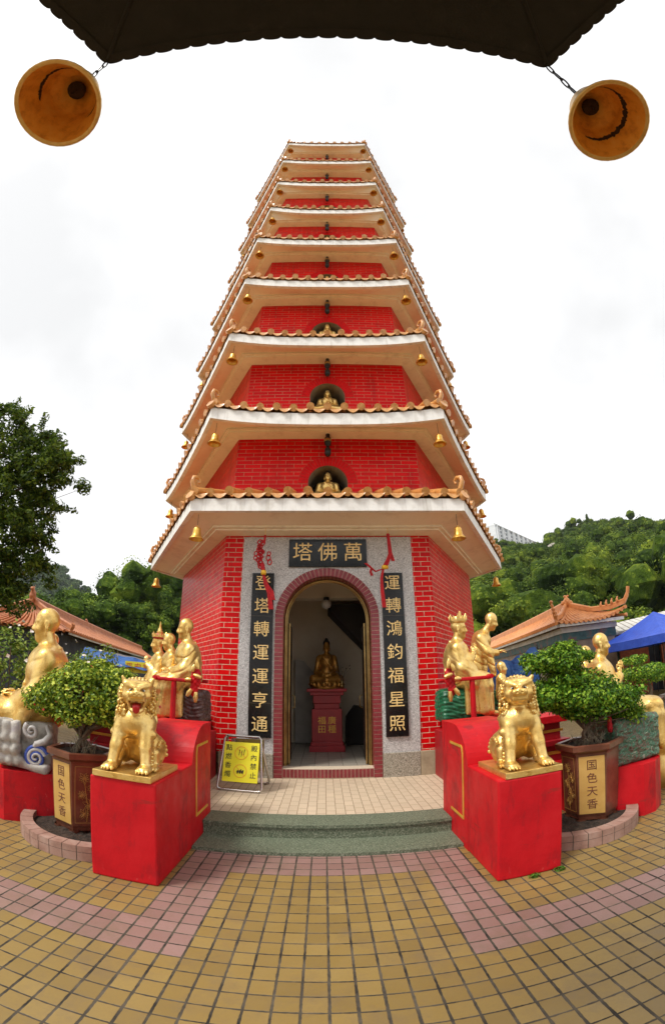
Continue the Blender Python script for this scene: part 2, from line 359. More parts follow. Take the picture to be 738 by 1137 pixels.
def lettering(name, txt, size, mat, parent, M, extrude=.006, spacing=None, sx=1):
    """each character laid out top to bottom (spacing) or in a row; M places the writing plane (x right, y up)"""
    V = []; F = []; 
    chars = [(txt, 0, 0)] if spacing is None else [(c, 0, -i * spacing) for i, c in enumerate(txt)]
    if isinstance(txt, list): chars = txt
    for c, ox, oy in chars:
        cu = bpy.data.curves.new('t', 'FONT'); cu.body = c; cu.size = size; cu.extrude = extrude
        cu.align_x = 'CENTER'; cu.align_y = 'CENTER'; cu.resolution_u = 2
        o = bpy.data.objects.new('t', cu); COL.objects.link(o)
        dg = bpy.context.evaluated_depsgraph_get(); me = bpy.data.meshes.new_from_object(o.evaluated_get(dg))
        b = len(V)
        V += [M @ Vector((v.co.x * sx + ox, v.co.y + oy, v.co.z)) for v in me.vertices]
        F += [[b + i for i in p.vertices] for p in me.polygons]
        bpy.data.objects.remove(o); bpy.data.curves.remove(cu); bpy.data.meshes.remove(me)
    mb = MB(); mb.add(V, F); return mb.build(name, mat, parent, smooth=False)
def WM(x, y, z, rz=0, tilt=0):
    """writing plane standing upright and facing -Y, then turned by rz and leaned back by tilt"""
    return Matrix.Translation((x, y, z)) @ Matrix.Rotation(rz, 4, 'Z') @ Matrix.Rotation(PI / 2 - tilt, 4, 'X')
# ------------------------------------------------------------------ ground, platform, steps
mb = MB(); mb.quad((-600, -600, 0), (600, -600, 0), (600, 900, 0), (-600, 900, 0))
tag(mb.build('paved_ground', 'paving'), kind='structure')
ZP = .163
mb = MB(); mb.prism([(-1.119, .395), (1.139, .395), (1.139, .79), (-1.119, .79)], 0, .03)
tag(mb.build('lower_step', 'green_terrazzo'), kind='structure')
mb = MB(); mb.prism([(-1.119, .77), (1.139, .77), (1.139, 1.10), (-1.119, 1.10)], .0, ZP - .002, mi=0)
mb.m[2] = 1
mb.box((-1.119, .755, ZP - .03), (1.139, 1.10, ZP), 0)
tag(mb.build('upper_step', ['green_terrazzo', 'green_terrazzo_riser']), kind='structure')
mb = MB()
def plat(poly, z):
    mb.add([(x, y, z) for x, y in poly], [tuple(range(len(poly)))], 0, [[(y, x) for x, y in poly]])
mb.prism([(-1.5, 1.095), (1.5, 1.095), (1.5, 3.2), (-1.5, 3.2)], .0, ZP - .004, top=False)
plat([(-1.5, 1.095), (1.5, 1.095), (1.5, 3.2), (-1.5, 3.2)], ZP - .001)
tag(mb.build('platform_floor', 'platform_tile'), kind='structure')

# ------------------------------------------------------------------ the pagoda
TX, TY = .045, 5.448
H3 = math.sqrt(3) / 2
SW = [3.06, 2.99, 2.882, 2.802, 2.684, 2.612, 2.51, 2.35, 2.286]
SE = [3.844, 3.714, 3.59, 3.453, 3.332, 3.091, 2.996, 2.959, 2.843]
ZC = [3.764, 5.25, 7.049, 8.908, 10.72, 12.688, 14.679, 16.609, 18.711]
UP = [.0, .16, .19, .18, .2, .26, .2, .21, .2]
ZW = [3.632, 5.379, 7.15, 8.965, 10.80, 12.665, 14.635, 16.62, 18.63]
NT = [None, 4.863, 6.656, 8.407, 10.264, 12.20, 14.14, 16.09, 18.1]
FH = [.185, .21, .2, .2, .2, .2, .2, .2, .2]
pagoda = thing('pagoda', 'tall red brick nine storey pagoda with upturned white edged eaves', 'pagoda', (TX, TY, 0))
def side_frame(i):
    """outward normal and tangent of side i; side 0 is the front"""
    a = -PI / 2 + i * PI / 3
    return Vector((math.cos(a), math.sin(a), 0)), Vector((-math.sin(a), math.cos(a), 0))
def arch_hole_face(mb, hw, zb, zt, ahw, zs, y, x0=-1e9, x1=None, cx=0, n=16, mi=0, fx=lambda x: x, bottom=None):
    """front wall panel in plane y from -hw..hw and zb..zt with an arched opening centred on cx"""
    L, Rr = (-hw, hw) if x1 is None else (x0, x1)
    zo = zb if bottom is None else bottom
    def q(*p): mb.add([(a, y, b) for a, b in p], [tuple(range(len(p)))], mi, [[(a, b) for a, b in p]])
    q((L, zb), (cx - ahw, zb), (cx - ahw, zt), (L, zt)); q((cx + ahw, zb), (Rr, zb), (Rr, zt), (cx + ahw, zt))
    if zo > zb: q((cx - ahw, zb), (cx + ahw, zb), (cx + ahw, zo), (cx - ahw, zo))
    pa = [(cx - ahw * math.cos(PI * k / n), zs + ahw * math.sin(PI * k / n)) for k in range(n + 1)]
    for k in range(n):
        a, b = pa[k], pa[k + 1]; q(a, b, (b[0], zt), (a[0], zt))
def arch_reveal(mb, cx, ahw, zo, zs, y0, y1, n=16, mi=0, floor=True, back=False):
    pa = [(cx - ahw, zo)] + [(cx - ahw * math.cos(PI * k / n), zs + ahw * math.sin(PI * k / n)) for k in range(n + 1)] + [(cx + ahw, zo)]
    for a, b in zip(pa, pa[1:]):
        mb.add([(a[0], y0, a[1]), (b[0], y0, b[1]), (b[0], y1, b[1]), (a[0], y1, a[1])], [(0, 1, 2, 3)], mi, None, True)
    if floor: mb.add([(cx - ahw, y0, zo), (cx + ahw, y0, zo), (cx + ahw, y1, zo), (cx - ahw, y1, zo)], [(0, 1, 2, 3)], mi)
    if back: mb.add([(p[0], y1, p[1]) for p in pa], [tuple(range(len(pa)))], mi)
def voussoirs(mb, cx, zs, r0, r1, y0, y1, n, gap=.16, mi=0, a0=0, a1=PI):
    for k in range(n):
        t0 = a0 + (a1 - a0) * (k + gap / 2) / n; t1 = a0 + (a1 - a0) * (k + 1 - gap / 2) / n
        p = [(cx + r * math.cos(t), zs + r * math.sin(t)) for r, t in ((r0, t0), (r1, t0), (r1, t1), (r0, t1))]
        v = [(x, y0, z) for x, z in p] + [(x, y1, z) for x, z in p]
        mb.add(v, [(0, 1, 2, 3), (7, 6, 5, 4), (0, 4, 5, 1), (1, 5, 6, 2), (2, 6, 7, 3), (3, 7, 4, 0)], mi)
YF = [-H3 * s for s in SW]      # front wall planes, local to the pagoda
WB = [ZP] + [ZC[k] + .1 for k in range(8)]
for k in range(9):
    s = SW[k]; zt = ZW[k] + .02; zb = WB[k]
    mb = MB(); bs = s / 2
    for i in range(6):
        nrm, t = side_frame(i)
        if i == 0: continue
        c = nrm * (H3 * s); a = c - t * bs; b = c + t * bs
        z0 = zb if k else .50
        mb.add([(a.x, a.y, z0), (b.x, b.y, z0), (b.x, b.y, zt), (a.x, a.y, zt)], [(0, 1, 2, 3)], 0, [[(i * .37, z0), (i * .37 + s, z0), (i * .37 + s, zt), (i * .37, zt)]])
        if not k:
            mb.add([(a.x, a.y, ZP - .02), (b.x, b.y, ZP - .02), (b.x, b.y, z0), (a.x, a.y, z0)], [(0, 1, 2, 3)], 1)
    if k == 0:
        y = YF[0]
        for x0, x1 in ((-1.53, -1.25), (1.248, 1.53)):
            mb.add([(x0, y, .5), (x1, y, .5), (x1, y, zt), (x0, y, zt)], [(0, 1, 2, 3)], 0, [[(x0 + .05, .5), (x1 + .05, .5), (x1 + .05, zt), (x0 + .05, zt)]])
        mb.add([(-1.25, y, 3.612), (1.248, y, 3.612), (1.248, y, zt), (-1.25, y, zt)], [(0, 1, 2, 3)], 0, [[(0, .01), (2.4, .01), (2.4, .05), (0, .05)]])
        # inner skin of the wall so that daylight only comes in by the door
        for i in range(6):
            nrm, t = side_frame(i); c = nrm * (H3 * s - .22); h = bs - .127
            if i == 0: arch_hole_face(mb, h, .2, zt, .60, 2.40, c.y, cx=-.012, mi=2)
            else:
                a = c + t * h; b = c - t * h
                mb.add([(a.x, a.y, .2), (b.x, b.y, .2), (b.x, b.y, zt), (a.x, a.y, zt)], [(0, 1, 2, 3)], 2)
        wall = mb.build('wall', ['red_brick_small', 'beige_stone', 'plaster'], pagoda)
        # granite door surround
        g = MB(); arch_hole_face(g, 0, .50, 3.612, .735, 2.40, y - .014, x0=-1.25, x1=1.248, cx=-.012)
        for x0, x1 in ((-1.25, -1.25), (1.248, 1.248)):
            g.quad((x0, y - .014, .5), (x0, y, .5), (x0, y, 3.612), (x0, y - .014, 3.612))
        g.quad((-1.25, y - .014, 3.612), (1.248, y - .014, 3.612), (1.248, y, 3.612), (-1.25, y, 3.612))
        g.build('granite_surround', 'grey_granite', pagoda)
        for x0, x1, m in ((-1.24, -.75, 'rough_granite'), (.728, 1.236, 'rough_granite'), (-1.5, -1.246, 'beige_stone'), (1.242, 1.5, 'beige_stone')):
            g = MB(); g.box((x0, y - .04, ZP - .01), (x1, y + .05, .503), bev=.006); g.build('base_block', m, pagoda)
        # maroon brick trim of the door: jambs and arch, laid in pale mortar
        g = MB(); cx = -.012; r0, r1 = .622, .738
        yf = y - .022
        for sgn in (-1, 1):
            xa, xb = cx + sgn * r0, cx + sgn * (r1 - .002)
            g.box((min(xa, xb), y - .016, ZP), (max(xa, xb), y + .19, 2.40), 1)
            nrow = 37; hrow = (2.40 - ZP) / nrow
            for j in range(nrow):
                z0 = ZP + j * hrow + .004; z1 = z0 + hrow - .008
                lo, hi = sorted((cx + sgn * (r0 - .006), cx + sgn * (r1 - .006)))
                g.box((lo, yf, z0), (hi, y + .02, z1), 0)
                lo, hi = sorted((cx + sgn * (r0 - .006), cx + sgn * r0))
                g.box((lo, y + .028, z0), (hi, y + .10, z1), 0); g.box((lo, y + .108, z0), (hi, y + .18, z1), 0)
        voussoirs(g, cx, 2.40, r0 + .002, r1 - .002, y - .016, y + .19, 40, 0, 1)
        voussoirs(g, cx, 2.40, r0 - .006, r1 - .004, yf, y + .02, 36, .13, 0)
        voussoirs(g, cx, 2.40, r0 - .006, r0 + .01, y + .028, y + .18, 36, .13, 0)
        g.build('door_trim', ['maroon_brick', 'pale_mortar'], pagoda)
        g = MB(); g.box((cx - r0 + .006, y - .012, ZP), (cx + r0 - .006, y + .2, .300), 1)
        n = 24; wdt = (2 * r0 - .02) / n
        for j in range(n):
            x0 = cx - r0 + .01 + j * wdt + .004
            g.box((x0, y - .018, ZP + .012), (x0 + wdt - .008, y + .10, .292), 0)
        g.build('threshold', ['maroon_brick', 'pale_mortar'], pagoda)
        # brass door frame and the two leaves folded inward
        g = MB(); pts = [(cx - .600, y + .2, .3)] + [(cx - .600 * math.cos(PI * j / 24), y + .2, 2.40 + .600 * math.sin(PI * j / 24)) for j in range(25)] + [(cx + .600, y + .2, .3)]
        g.tube(pts, .018, 6); g.tube([(p[0] * .965, y + .235, p[2] - .012) for p in pts], .012, 6)
        g.build('door_frame', 'brass', pagoda)
        for sgn in (-1, 1):
            g = MB(); xa = cx + sgn * .585; g.box((min(xa, xa - sgn * .035), y + .26, .31), (max(xa, xa - sgn * .035), y + .80, 2.36), 0)
            g.tube([(xa - sgn * .0395, y + .26, .31), (xa - sgn * .0395, y + .26, 2.36)], .016, 6, 1)
            dl = g.build('door_leaf', ['dark_wood', 'brass'], pagoda)
            h = MB(); h.tube([(xa - sgn * .05, y + .72, 1.1), (xa - sgn * .09, y + .72, 1.12), (xa - sgn * .09, y + .72, 1.28), (xa - sgn * .05, y + .72, 1.3)], .008, 6)
            h.build('handle', 'brass', dl)
    else:
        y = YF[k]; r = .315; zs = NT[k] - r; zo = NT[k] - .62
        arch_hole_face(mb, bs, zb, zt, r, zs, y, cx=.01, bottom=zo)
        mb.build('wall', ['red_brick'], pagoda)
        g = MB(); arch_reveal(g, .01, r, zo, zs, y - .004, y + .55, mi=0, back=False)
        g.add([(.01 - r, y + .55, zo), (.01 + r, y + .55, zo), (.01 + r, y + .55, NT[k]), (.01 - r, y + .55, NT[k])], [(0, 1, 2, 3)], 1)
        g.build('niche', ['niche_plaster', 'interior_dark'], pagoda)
        g = MB(); voussoirs(g, .01, zs, r + .003, r + .165, y - .004, y + .002, 30, 0, 1); voussoirs(g, .01, zs, r + .006, r + .16, y - .009, y, 25, .09, 0)
        g.build('niche_arch', ['red_voussoir', 'red_mortar'], pagoda)
# eaves
def edge_z(k, u, RE): return ZC[k] + UP[k] * abs(2 * u / RE) ** 2.6
for k in range(9):
    RE = SE[k]; RW = SW[k]; NS = 24
    over = H3 * (RE - RW)          # horizontal overhang
    nextw = SW[min(k + 1, 8)] if k < 8 else .6
    # profile rows: (distance in from the outer edge, height rule, material)
    ef, so, co = MB(), MB(), MB()
    for i in range(6):
        nrm, t = side_frame(i)
        def P(off, u01, z):
            ap = H3 * RE - off; hw = ap / H3 / 2
            p = nrm * ap + t * (hw * u01); return (p.x, p.y, z)
        us = [-1 + 2 * j / NS for j in range(NS + 1)]
        zf = [edge_z(k, u * RE / 2, RE) for u in us]
        rise = [z - ZC[k] for z in zf]
        zin = ZW[k]
        def row(off, fn): return [P(off, u, fn(j)) for j, u in enumerate(us)]
        def strip(mb, A, B, mi=0, smooth=False):
            n = len(A); mb.add(A + B, [(j, j + 1, n + j + 1, n + j) for j in range(n - 1)], mi, None, smooth)
        r_top = row(0, lambda j: zf[j] + FH[k]); r_bot = row(0, lambda j: zf[j]); r_in = row(.07, lambda j: zf[j])
        r_in2 = row(.072, lambda j: zf[j] + .022)
        strip(ef, r_bot, r_top); strip(ef, r_in, r_bot); strip(ef, r_in2, r_in)
        rtt = row(.10, lambda j: zf[j] + FH[k] + .01); strip(ef, r_top, rtt)
        cw = min(.26, over * .5)
        z1 = zin + .075
        mid = over - cw
        def soff(off):
            f = (off - .07) / (mid - .07)
            return row(off, lambda j: (zf[j] + .022) * (1 - f) + (z1 + rise[j] * .0) * f)
        prev = r_in2
        for q in range(1, 5):
            cur = soff(.07 + (mid - .07) * q / 4); strip(so, cur, prev, 0, True); prev = cur
        a = row(mid, lambda j: z1 - .03); strip(co, a, prev)
        b = row(mid + .05, lambda j: z1 - .035); strip(co, b, a)
        c = row(mid + .055, lambda j: z1 - .055); strip(co, c, b)
        d = row(over - .03, lambda j: zin + .004); strip(co, d, c)
        e = row(over + .01, lambda j: zin); strip(co, e, d)
    ef.build('eave_edge', 'fascia_white', pagoda)
    so.build('soffit', 'soffit_paint', pagoda)
    co.build('cornice', 'cornice_paint', pagoda)
    # roof slope and its rows of tiles
    rf = MB(); n = 14 if k < 3 else (13 if k < 6 else (11 if k < 8 else 10))
    zr = ZC[k] + FH[k] + .42
    for i in range(6):
        nrm, t = side_frame(i)
        for j in range(NS):
            ua, ub = -1 + 2 * j / NS, -1 + 2 * (j + 1) / NS
            za, zb2 = edge_z(k, ua * RE / 2, RE) + FH[k] + .02, edge_z(k, ub * RE / 2, RE) + FH[k] + .02
            A = nrm * (H3 * RE) + t * (ua * RE / 2); B = nrm * (H3 * RE) + t * (ub * RE / 2)
            C_ = nrm * (H3 * nextw) + t * (ub * nextw / 2); D = nrm * (H3 * nextw) + t * (ua * nextw / 2)
            rf.add([(A.x, A.y, za), (B.x, B.y, zb2), (C_.x, C_.y, zr), (D.x, D.y, zr)], [(0, 1, 2, 3)], 0)
        for j in range(n + 1):
            u = (-1 + 2 * (j) / n) * RE / 2
            if abs(u) > RE / 2 - .05: u *= (RE / 2 - .05) / abs(u)
            z = edge_z(k, u, RE) + FH[k] + .075
            jit = random.Random(k * 97 + i * 13 + j).uniform(-.012, .012)
            o = nrm * (H3 * RE + .035 + jit) + t * u
            inn = nrm * (H3 * nextw) + t * max(-nextw / 2, min(nextw / 2, u * .95)); inn.z = zr
            o3 = Vector((o.x, o.y, z + .02 + jit))
            dd = (inn - o3).normalized()
            rad = .056
            rf.tube([o3, o3 + dd * .02, o3 + dd * (inn - o3).length * .999], [rad, rad, rad * .9], 9)
            rf.tube([o3 - dd * .008, o3 + dd * .004], [rad * 1.14, rad * 1.14], 12)
        for j in range(n):
            u = (-1 + 2 * (j + .5) / n) * RE / 2; z = edge_z(k, u, RE) + FH[k] + .068
            o = nrm * (H3 * RE + .03) + t * u; w_ = RE / n * .42
            # drip tile: a shallow hanging crescent
            m_ = 8; up_ = [o + t * (w_ * (-1 + 2 * q / m_)) + Vector((0, 0, z + .012 - .016 * math.cos(PI / 2 * (-1 + 2 * q / m_)))) for q in range(m_ + 1)]
            dn = [o + nrm * .012 + t * (w_ * (-1 + 2 * q / m_)) + Vector((0, 0, z - .085 * math.cos(PI / 2 * (-1 + 2 * q / m_)) + .008)) for q in range(m_ + 1)]
            v = up_ + dn + [p - nrm * .015 for p in dn] + [p - nrm * .3 + Vector((0, 0, .06)) for p in up_]
            fs = [(q, q + 1, m_ + 2 + q, m_ + 1 + q) for q in range(m_)] + [(m_ + 1 + q, m_ + 2 + q, 2 * m_ + 3 + q, 2 * m_ + 2 + q) for q in range(m_)] + [(q + 1, q, 3 * m_ + 3 + q, 3 * m_ + 4 + q) for q in range(m_)]
            rf.add([tuple(p) for p in v], fs, 0)
    rf.build('roof_tiles', 'roof_tile', pagoda)
    # hip horns with their curled tips
    for i in range(6):
        a = -PI / 2 - PI / 6 + i * PI / 3; d = Vector((math.cos(a), math.sin(a), 0))
        zc = ZC[k] + UP[k] + FH[k]
        sc = .52
        prof = [(nextw + .02, zr - zc + .06), (nextw + (RE - nextw) * .35, .26), (RE - .28 * sc, .12), (RE - .12 * sc, .11), (RE - .02, .17), (RE + .03, .26), (RE + .01, .34), (RE - .06, .365), (RE - .115, .33), (RE - .105, .285), (RE - .075, .285)]
        rr = [.05, .06, .07, .075, .075, .07, .06, .05, .042, .03, .015]
        h = MB(); h.tube([d * r + Vector((0, 0, zc + z)) for r, z in prof], [x * sc for x in rr], 10)
        h.tube([d * (RE - .02) + Vector((0, 0, zc + .02)), d * (RE + .05) + Vector((0, 0, zc + .05))], [.06, .075], 10)
        h.build('hip_horn', 'roof_tile', pagoda)
# finial on top of the last roof
mb = MB(); z0 = ZC[8] + .6
mb.lathe([(.62, z0 - .05), (.45, z0 + .1), (.25, z0 + .2), (.2, z0 + .4), (.34, z0 + .55), (.34, z0 + .75), (.12, z0 + .95), (.05, z0 + 1.3), (0, z0 + 1.5)], 20)
mb.build('finial', 'roof_tile', pagoda)
# name board and the couplet
def board(x0, x1, z0, z1, y, label, seams=()):
    g = MB(); g.box((x0, y - .03, z0), (x1, y, z1), bev=.004)
    for s_ in seams: g.box((x0 + .002, y - .0312, s_), (x1 - .002, y - .029, s_ + .004), 1)
    o = g.build('plaque', ['plaque_black', 'grout'], pagoda); tag(o, label); return o
yb = YF[0] - .016
o = board(-.565, .572, 3.147, 3.569, yb, 'black name board with three gold characters over the door')
lettering('lettering', [('塔', -.37, 0), ('佛', 0, 0), ('萬', .37, 0)], .30, 'sign_gold', o, WM(.003, yb - .032, 3.352), .004)
o = board(-1.088, -.772, .725, 3.05, yb, 'left black couplet plaque with seven gold characters', (1.20, 2.42))
lettering('lettering', '登塔轉運運亨通', .235, 'sign_gold', o, WM(-.93, yb - .032, 2.885), .004, spacing=.331)
o = board(.772, 1.083, .725, 3.05, yb, 'right black couplet plaque with seven gold characters', (1.20, 2.42))
lettering('lettering', '運轉鴻鈞福星照', .235, 'sign_gold', o, WM(.928, yb - .032, 2.885), .004, spacing=.331)
# interior: floor, back wall, stair
mb = MB(); y0 = YF[0] + .19
poly = [(-1.3, y0), (1.3, y0), (2.6, 0), (1.3, 2.45), (-1.3, 2.45), (-2.6, 0)]
mb.add([(x, y, .298) for x, y in poly], [tuple(range(6))], 0, [list(poly)])
mb.build('interior_floor', 'interior_tile', pagoda)
mb = MB(); mb.add([(x, y, 3.3) for x, y in poly], [tuple(range(6))]); mb.box((-1.4, -1.2, 2.98), (1.5, -.95, 3.3))
mb.build('interior_ceiling', 'plaster', pagoda)
mb = MB(); mb.quad((-2.2, .1, .298), (2.2, .1, .298), (2.2, .1, 3.3), (-2.2, .1, 3.3))
mb.build('partition_wall', 'plaster', pagoda)
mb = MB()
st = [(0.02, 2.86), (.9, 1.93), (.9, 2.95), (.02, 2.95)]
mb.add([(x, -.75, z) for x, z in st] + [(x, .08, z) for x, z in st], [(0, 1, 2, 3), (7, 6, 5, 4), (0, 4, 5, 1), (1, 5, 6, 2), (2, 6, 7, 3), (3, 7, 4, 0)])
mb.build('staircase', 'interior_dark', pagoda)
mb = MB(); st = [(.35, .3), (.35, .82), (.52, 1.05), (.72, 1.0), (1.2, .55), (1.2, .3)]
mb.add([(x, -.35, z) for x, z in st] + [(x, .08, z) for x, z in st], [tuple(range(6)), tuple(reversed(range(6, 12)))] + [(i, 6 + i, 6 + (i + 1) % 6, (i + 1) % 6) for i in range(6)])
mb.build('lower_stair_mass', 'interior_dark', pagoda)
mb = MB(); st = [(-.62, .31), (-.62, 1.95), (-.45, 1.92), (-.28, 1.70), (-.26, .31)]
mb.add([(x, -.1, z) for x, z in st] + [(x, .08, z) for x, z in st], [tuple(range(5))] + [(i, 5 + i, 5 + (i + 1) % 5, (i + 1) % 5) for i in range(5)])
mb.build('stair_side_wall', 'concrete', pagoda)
# ------------------------------------------------------------------ bells, lamps
def bell_parts(root, s, wire, mat='bell_gold', inside='bell_gold'):
    prof = [(.0, .0), (.03, .0), (.045, -.012), (.052, -.03), (.055, -.07), (.062, -.11), (.075, -.14), (.1, -.165), (.103, -.172), (.097, -.174)]
    g = MB(); g.lathe([(r * s, z * s) for r, z in prof], 20)
    g.lathe([(r * s * .93, z * s - .004) for r, z in prof[::-1]], 20)
    g.tube([(0, 0, -.0), (.012 * s, 0, .018 * s), (0, 0, .034 * s), (-.012 * s, 0, .018 * s), (0, 0, 0)], .005 * s, 6)
    g.build('bell_body', mat, root)
    g = MB(); g.tube([(0, 0, .03 * s), (0, 0, wire)], .0035, 5); g.build('wire', 'black_iron', root)
ORD = ['lowest', 'second', 'third', 'fourth', 'fifth', 'sixth', 'seventh', 'eighth', 'topmost']
proto = None
for k in range(9):
    for cn, lab in ((5, 'right front'), (0, 'left front'), (4, 'far right'), (1, 'far left')):
        pass
    for ang, lab in ((-120, 'left front'), (-60, 'right front'), (180, 'far left'), (0, 'far right')):
        a = R(ang); rr = SE[k] - .17
        z = ZC[k] + UP[k] * .8 - (.19 if k < 6 else .12)
        loc = (TX + rr * math.cos(a), TY + rr * math.sin(a), z)
        label = f'small gold bell under the {lab} corner of the {ORD[k]} eave'
        if k == 8: label = f'small gold bell under the {lab} corner of the topmost eave'
        if proto is None:
            proto = thing('wind_bell', label, 'bell', loc, group='gold wind bells under the eave corners'); bell_parts(proto, 1.05, .22)
        else: dup(proto, loc, 0, label)
lamp = None
for k in range(1, 9):
    loc = (TX + .01, TY + YF[k] - .12, ZW[k] + .01)
    label = f'dark metal spotlight hanging over the niche beneath the {ORD[k]} eave'
    if lamp is None:
        lamp = thing('hanging_spotlight', label, 'lamp', loc, group='dark spotlights hanging over the niches')
        g = MB(); g.tube([(0, 0, 0), (0, 0, -.06)], .035, 10); g.build('mount', 'black_iron', lamp)
        g = MB(); g.lathe([(.0, -.06), (.05, -.07), (.058, -.16), (.05, -.2), (.022, -.22), (.03, -.25), (.052, -.29), (.052, -.37), (.03, -.41), (.0, -.42)], 16); g.build('lamp_housing', 'black_iron', lamp)
        g = MB(); g.lathe([(.051, -.09), (.0605, -.1), (.0605, -.14), (.051, -.15)], 16); g.build('band', 'brass', lamp)
    else: dup(lamp, loc, 0, label)
l = thing('ceiling_lamp', 'round white lamp on the ceiling beam behind the pagoda doorway', 'lamp', (.03, 4.18, 2.98))
g = MB(); g.lathe([(.0, 0), (.05, 0), (.05, -.05), (.0, -.05)], 14); g.build('lamp_base', 'black_iron', l)
g = MB(); g.lathe([(.03, -.05), (.07, -.08), (.085, -.13), (.07, -.18), (.0, -.21)], 18); g.build('lamp_globe', 'white_glass', l)
# ------------------------------------------------------------------ sculpting: blended solids turned into one smooth surface
def sculpt(prims, h, fold=None):
    """prims: ('c',a,b,ra,rb,k) tapered limb, ('e',c,r,rot,k) ellipsoid, ('b',c,half,round,rot,k) rounded block; a leading '-' carves"""
    lo = np.array([1e9] * 3); hi = -lo; bb = []
    for p in prims:
        t = p[0].lstrip('-')
        if t == 'c':
            a, b_ = np.array(p[1], float), np.array(p[2], float); r = max(p[3], p[4]); l, u = np.minimum(a, b_) - r, np.maximum(a, b_) + r
        elif t == 'e': c = np.array(p[1], float); r = max(p[2]) if p[3] else np.array(p[2], float); l, u = c - r, c + r
        else: c = np.array(p[1], float); r = np.linalg.norm(p[2]) if p[4] else np.array(p[2], float); l, u = c - r - p[3], c + r + p[3]
        bb.append((l, u))
        if not p[0].startswith('-'): lo = np.minimum(lo, l); hi = np.maximum(hi, u)
    lo -= 3 * h; hi += 3 * h
    n = np.ceil((hi - lo) / h).astype(int) + 1
    F = np.full(n, .5, np.float32)
    ax = [lo[i] + h * np.arange(n[i]) for i in range(3)]
    for p, (l, u) in zip(prims, bb):
        k = p[-1]; m = k + 3 * h
        i0 = np.maximum(((l - m - lo) / h).astype(int), 0); i1 = np.minimum(((u + m - lo) / h).astype(int) + 2, n)
        if (i1 <= i0).any(): continue
        sl = tuple(slice(a, b_) for a, b_ in zip(i0, i1))
        X, Y, Z = np.meshgrid(ax[0][sl[0]], ax[1][sl[1]], ax[2][sl[2]], indexing='ij')
        t = p[0].lstrip('-')
        if t == 'c':
            a = np.array(p[1], float); d = np.array(p[2], float) - a; dd = d @ d + 1e-12
            px_, py_, pz_ = X - a[0], Y - a[1], Z - a[2]
            w = np.clip((px_ * d[0] + py_ * d[1] + pz_ * d[2]) / dd, 0, 1)
            D = np.sqrt((px_ - w * d[0]) ** 2 + (py_ - w * d[1]) ** 2 + (pz_ - w * d[2]) ** 2) - (p[3] + (p[4] - p[3]) * w)
        else:
            c = p[1]; q = np.stack([X - c[0], Y - c[1], Z - c[2]], -1)
            rot = p[3] if t == 'e' else p[4]
            if rot:
                Mx = np.array(Euler(rot).to_matrix()); q = q @ Mx
            if t == 'e':
                r = np.array(p[2], float); k0 = np.sqrt(((q / r) ** 2).sum(-1)); k1 = np.sqrt(((q / r ** 2) ** 2).sum(-1)) + 1e-9
                D = k0 * (k0 - 1) / k1
            else:
                r = np.array(p[2], float) ; a_ = np.abs(q) - r
                D = np.sqrt((np.maximum(a_, 0) ** 2).sum(-1)) + np.minimum(a_.max(-1), 0) - p[3]
        G = F[sl]
        if p[0].startswith('-'):
            D = -D
            if k > 0: hh = np.maximum(k - np.abs(G - D), 0) / k; G2 = np.maximum(G, D) + hh * hh * k * .25
            else: G2 = np.maximum(G, D)
        else:
            if k > 0: hh = np.maximum(k - np.abs(G - D), 0) / k; G2 = np.minimum(G, D) - hh * hh * k * .25
            else: G2 = np.minimum(G, D)
        F[sl] = G2
    if fold:
        X, Y, Z = np.meshgrid(*ax, indexing='ij'); near = np.abs(F) < .05
        F[near] += fold(X[near], Y[near], Z[near]).astype(np.float32)
    return nets(F, lo, h)
def nets(F, lo, h):
    s = F < 0
    c = s[:-1, :-1, :-1].astype(np.int8)
    tot = np.zeros(c.shape, np.int8)
    offs = [(i, j, k) for i in (0, 1) for j in (0, 1) for k in (0, 1)]
    nx, ny, nz = F.shape
    for i, j, k in offs: tot += s[i:nx - 1 + i, j:ny - 1 + j, k:nz - 1 + k]
    act = (tot > 0) & (tot < 8)
    idx = np.full(act.shape, -1, np.int64); ii = np.argwhere(act); idx[act] = np.arange(len(ii))
    acc = np.zeros((len(ii), 3)); cnt = np.zeros(len(ii))
    for a in offs:
        for d in range(3):
            if a[d]: continue
            b_ = list(a); b_[d] = 1
            fa = F[ii[:, 0] + a[0], ii[:, 1] + a[1], ii[:, 2] + a[2]].astype(float); fb = F[ii[:, 0] + b_[0], ii[:, 1] + b_[1], ii[:, 2] + b_[2]].astype(float)
            x = (fa < 0) != (fb < 0); t = np.where(x, fa / np.where(x, fa - fb, 1), 0)
            P = np.tile(np.array(a, float), (len(ii), 1)); P[:, d] += t
            acc[x] += P[x]; cnt[x] += 1
    V = lo + h * (ii + acc / cnt[:, None])
    Q = []
    for d in range(3):
        a = [slice(1, -1)] * 3; a[d] = slice(0, -1); b_ = [slice(1, -1)] * 3; b_[d] = slice(1, None)
        sa, sb = s[tuple(a)], s[tuple(b_)]
        for m, flip in ((sa & ~sb, False), (~sa & sb, True)):
            e = np.argwhere(m); 
            if not len(e): continue
            o = np.ones(3, int); o[d] = 0; e = e + o
            u, v = [(1, 2), (2, 0), (0, 1)][d]
            def I(du, dv):
                g = e.copy(); g[:, u] -= du; g[:, v] -= dv; return idx[g[:, 0], g[:, 1], g[:, 2]]
            q = np.stack([I(1, 1), I(0, 1), I(0, 0), I(1, 0)], 1)
            if flip: q = q[:, ::-1]
            Q.append(q)
    return V, np.concatenate(Q)
def solid(name, prims, h, mat, parent=None, fold=None, xf=None):
    V, F = sculpt(prims, h, fold)
    if xf is not None:
        M = np.array(xf); V = V @ M[:3, :3].T + M[:3, 3]
    return np_mesh(name, V, F, mat, parent)
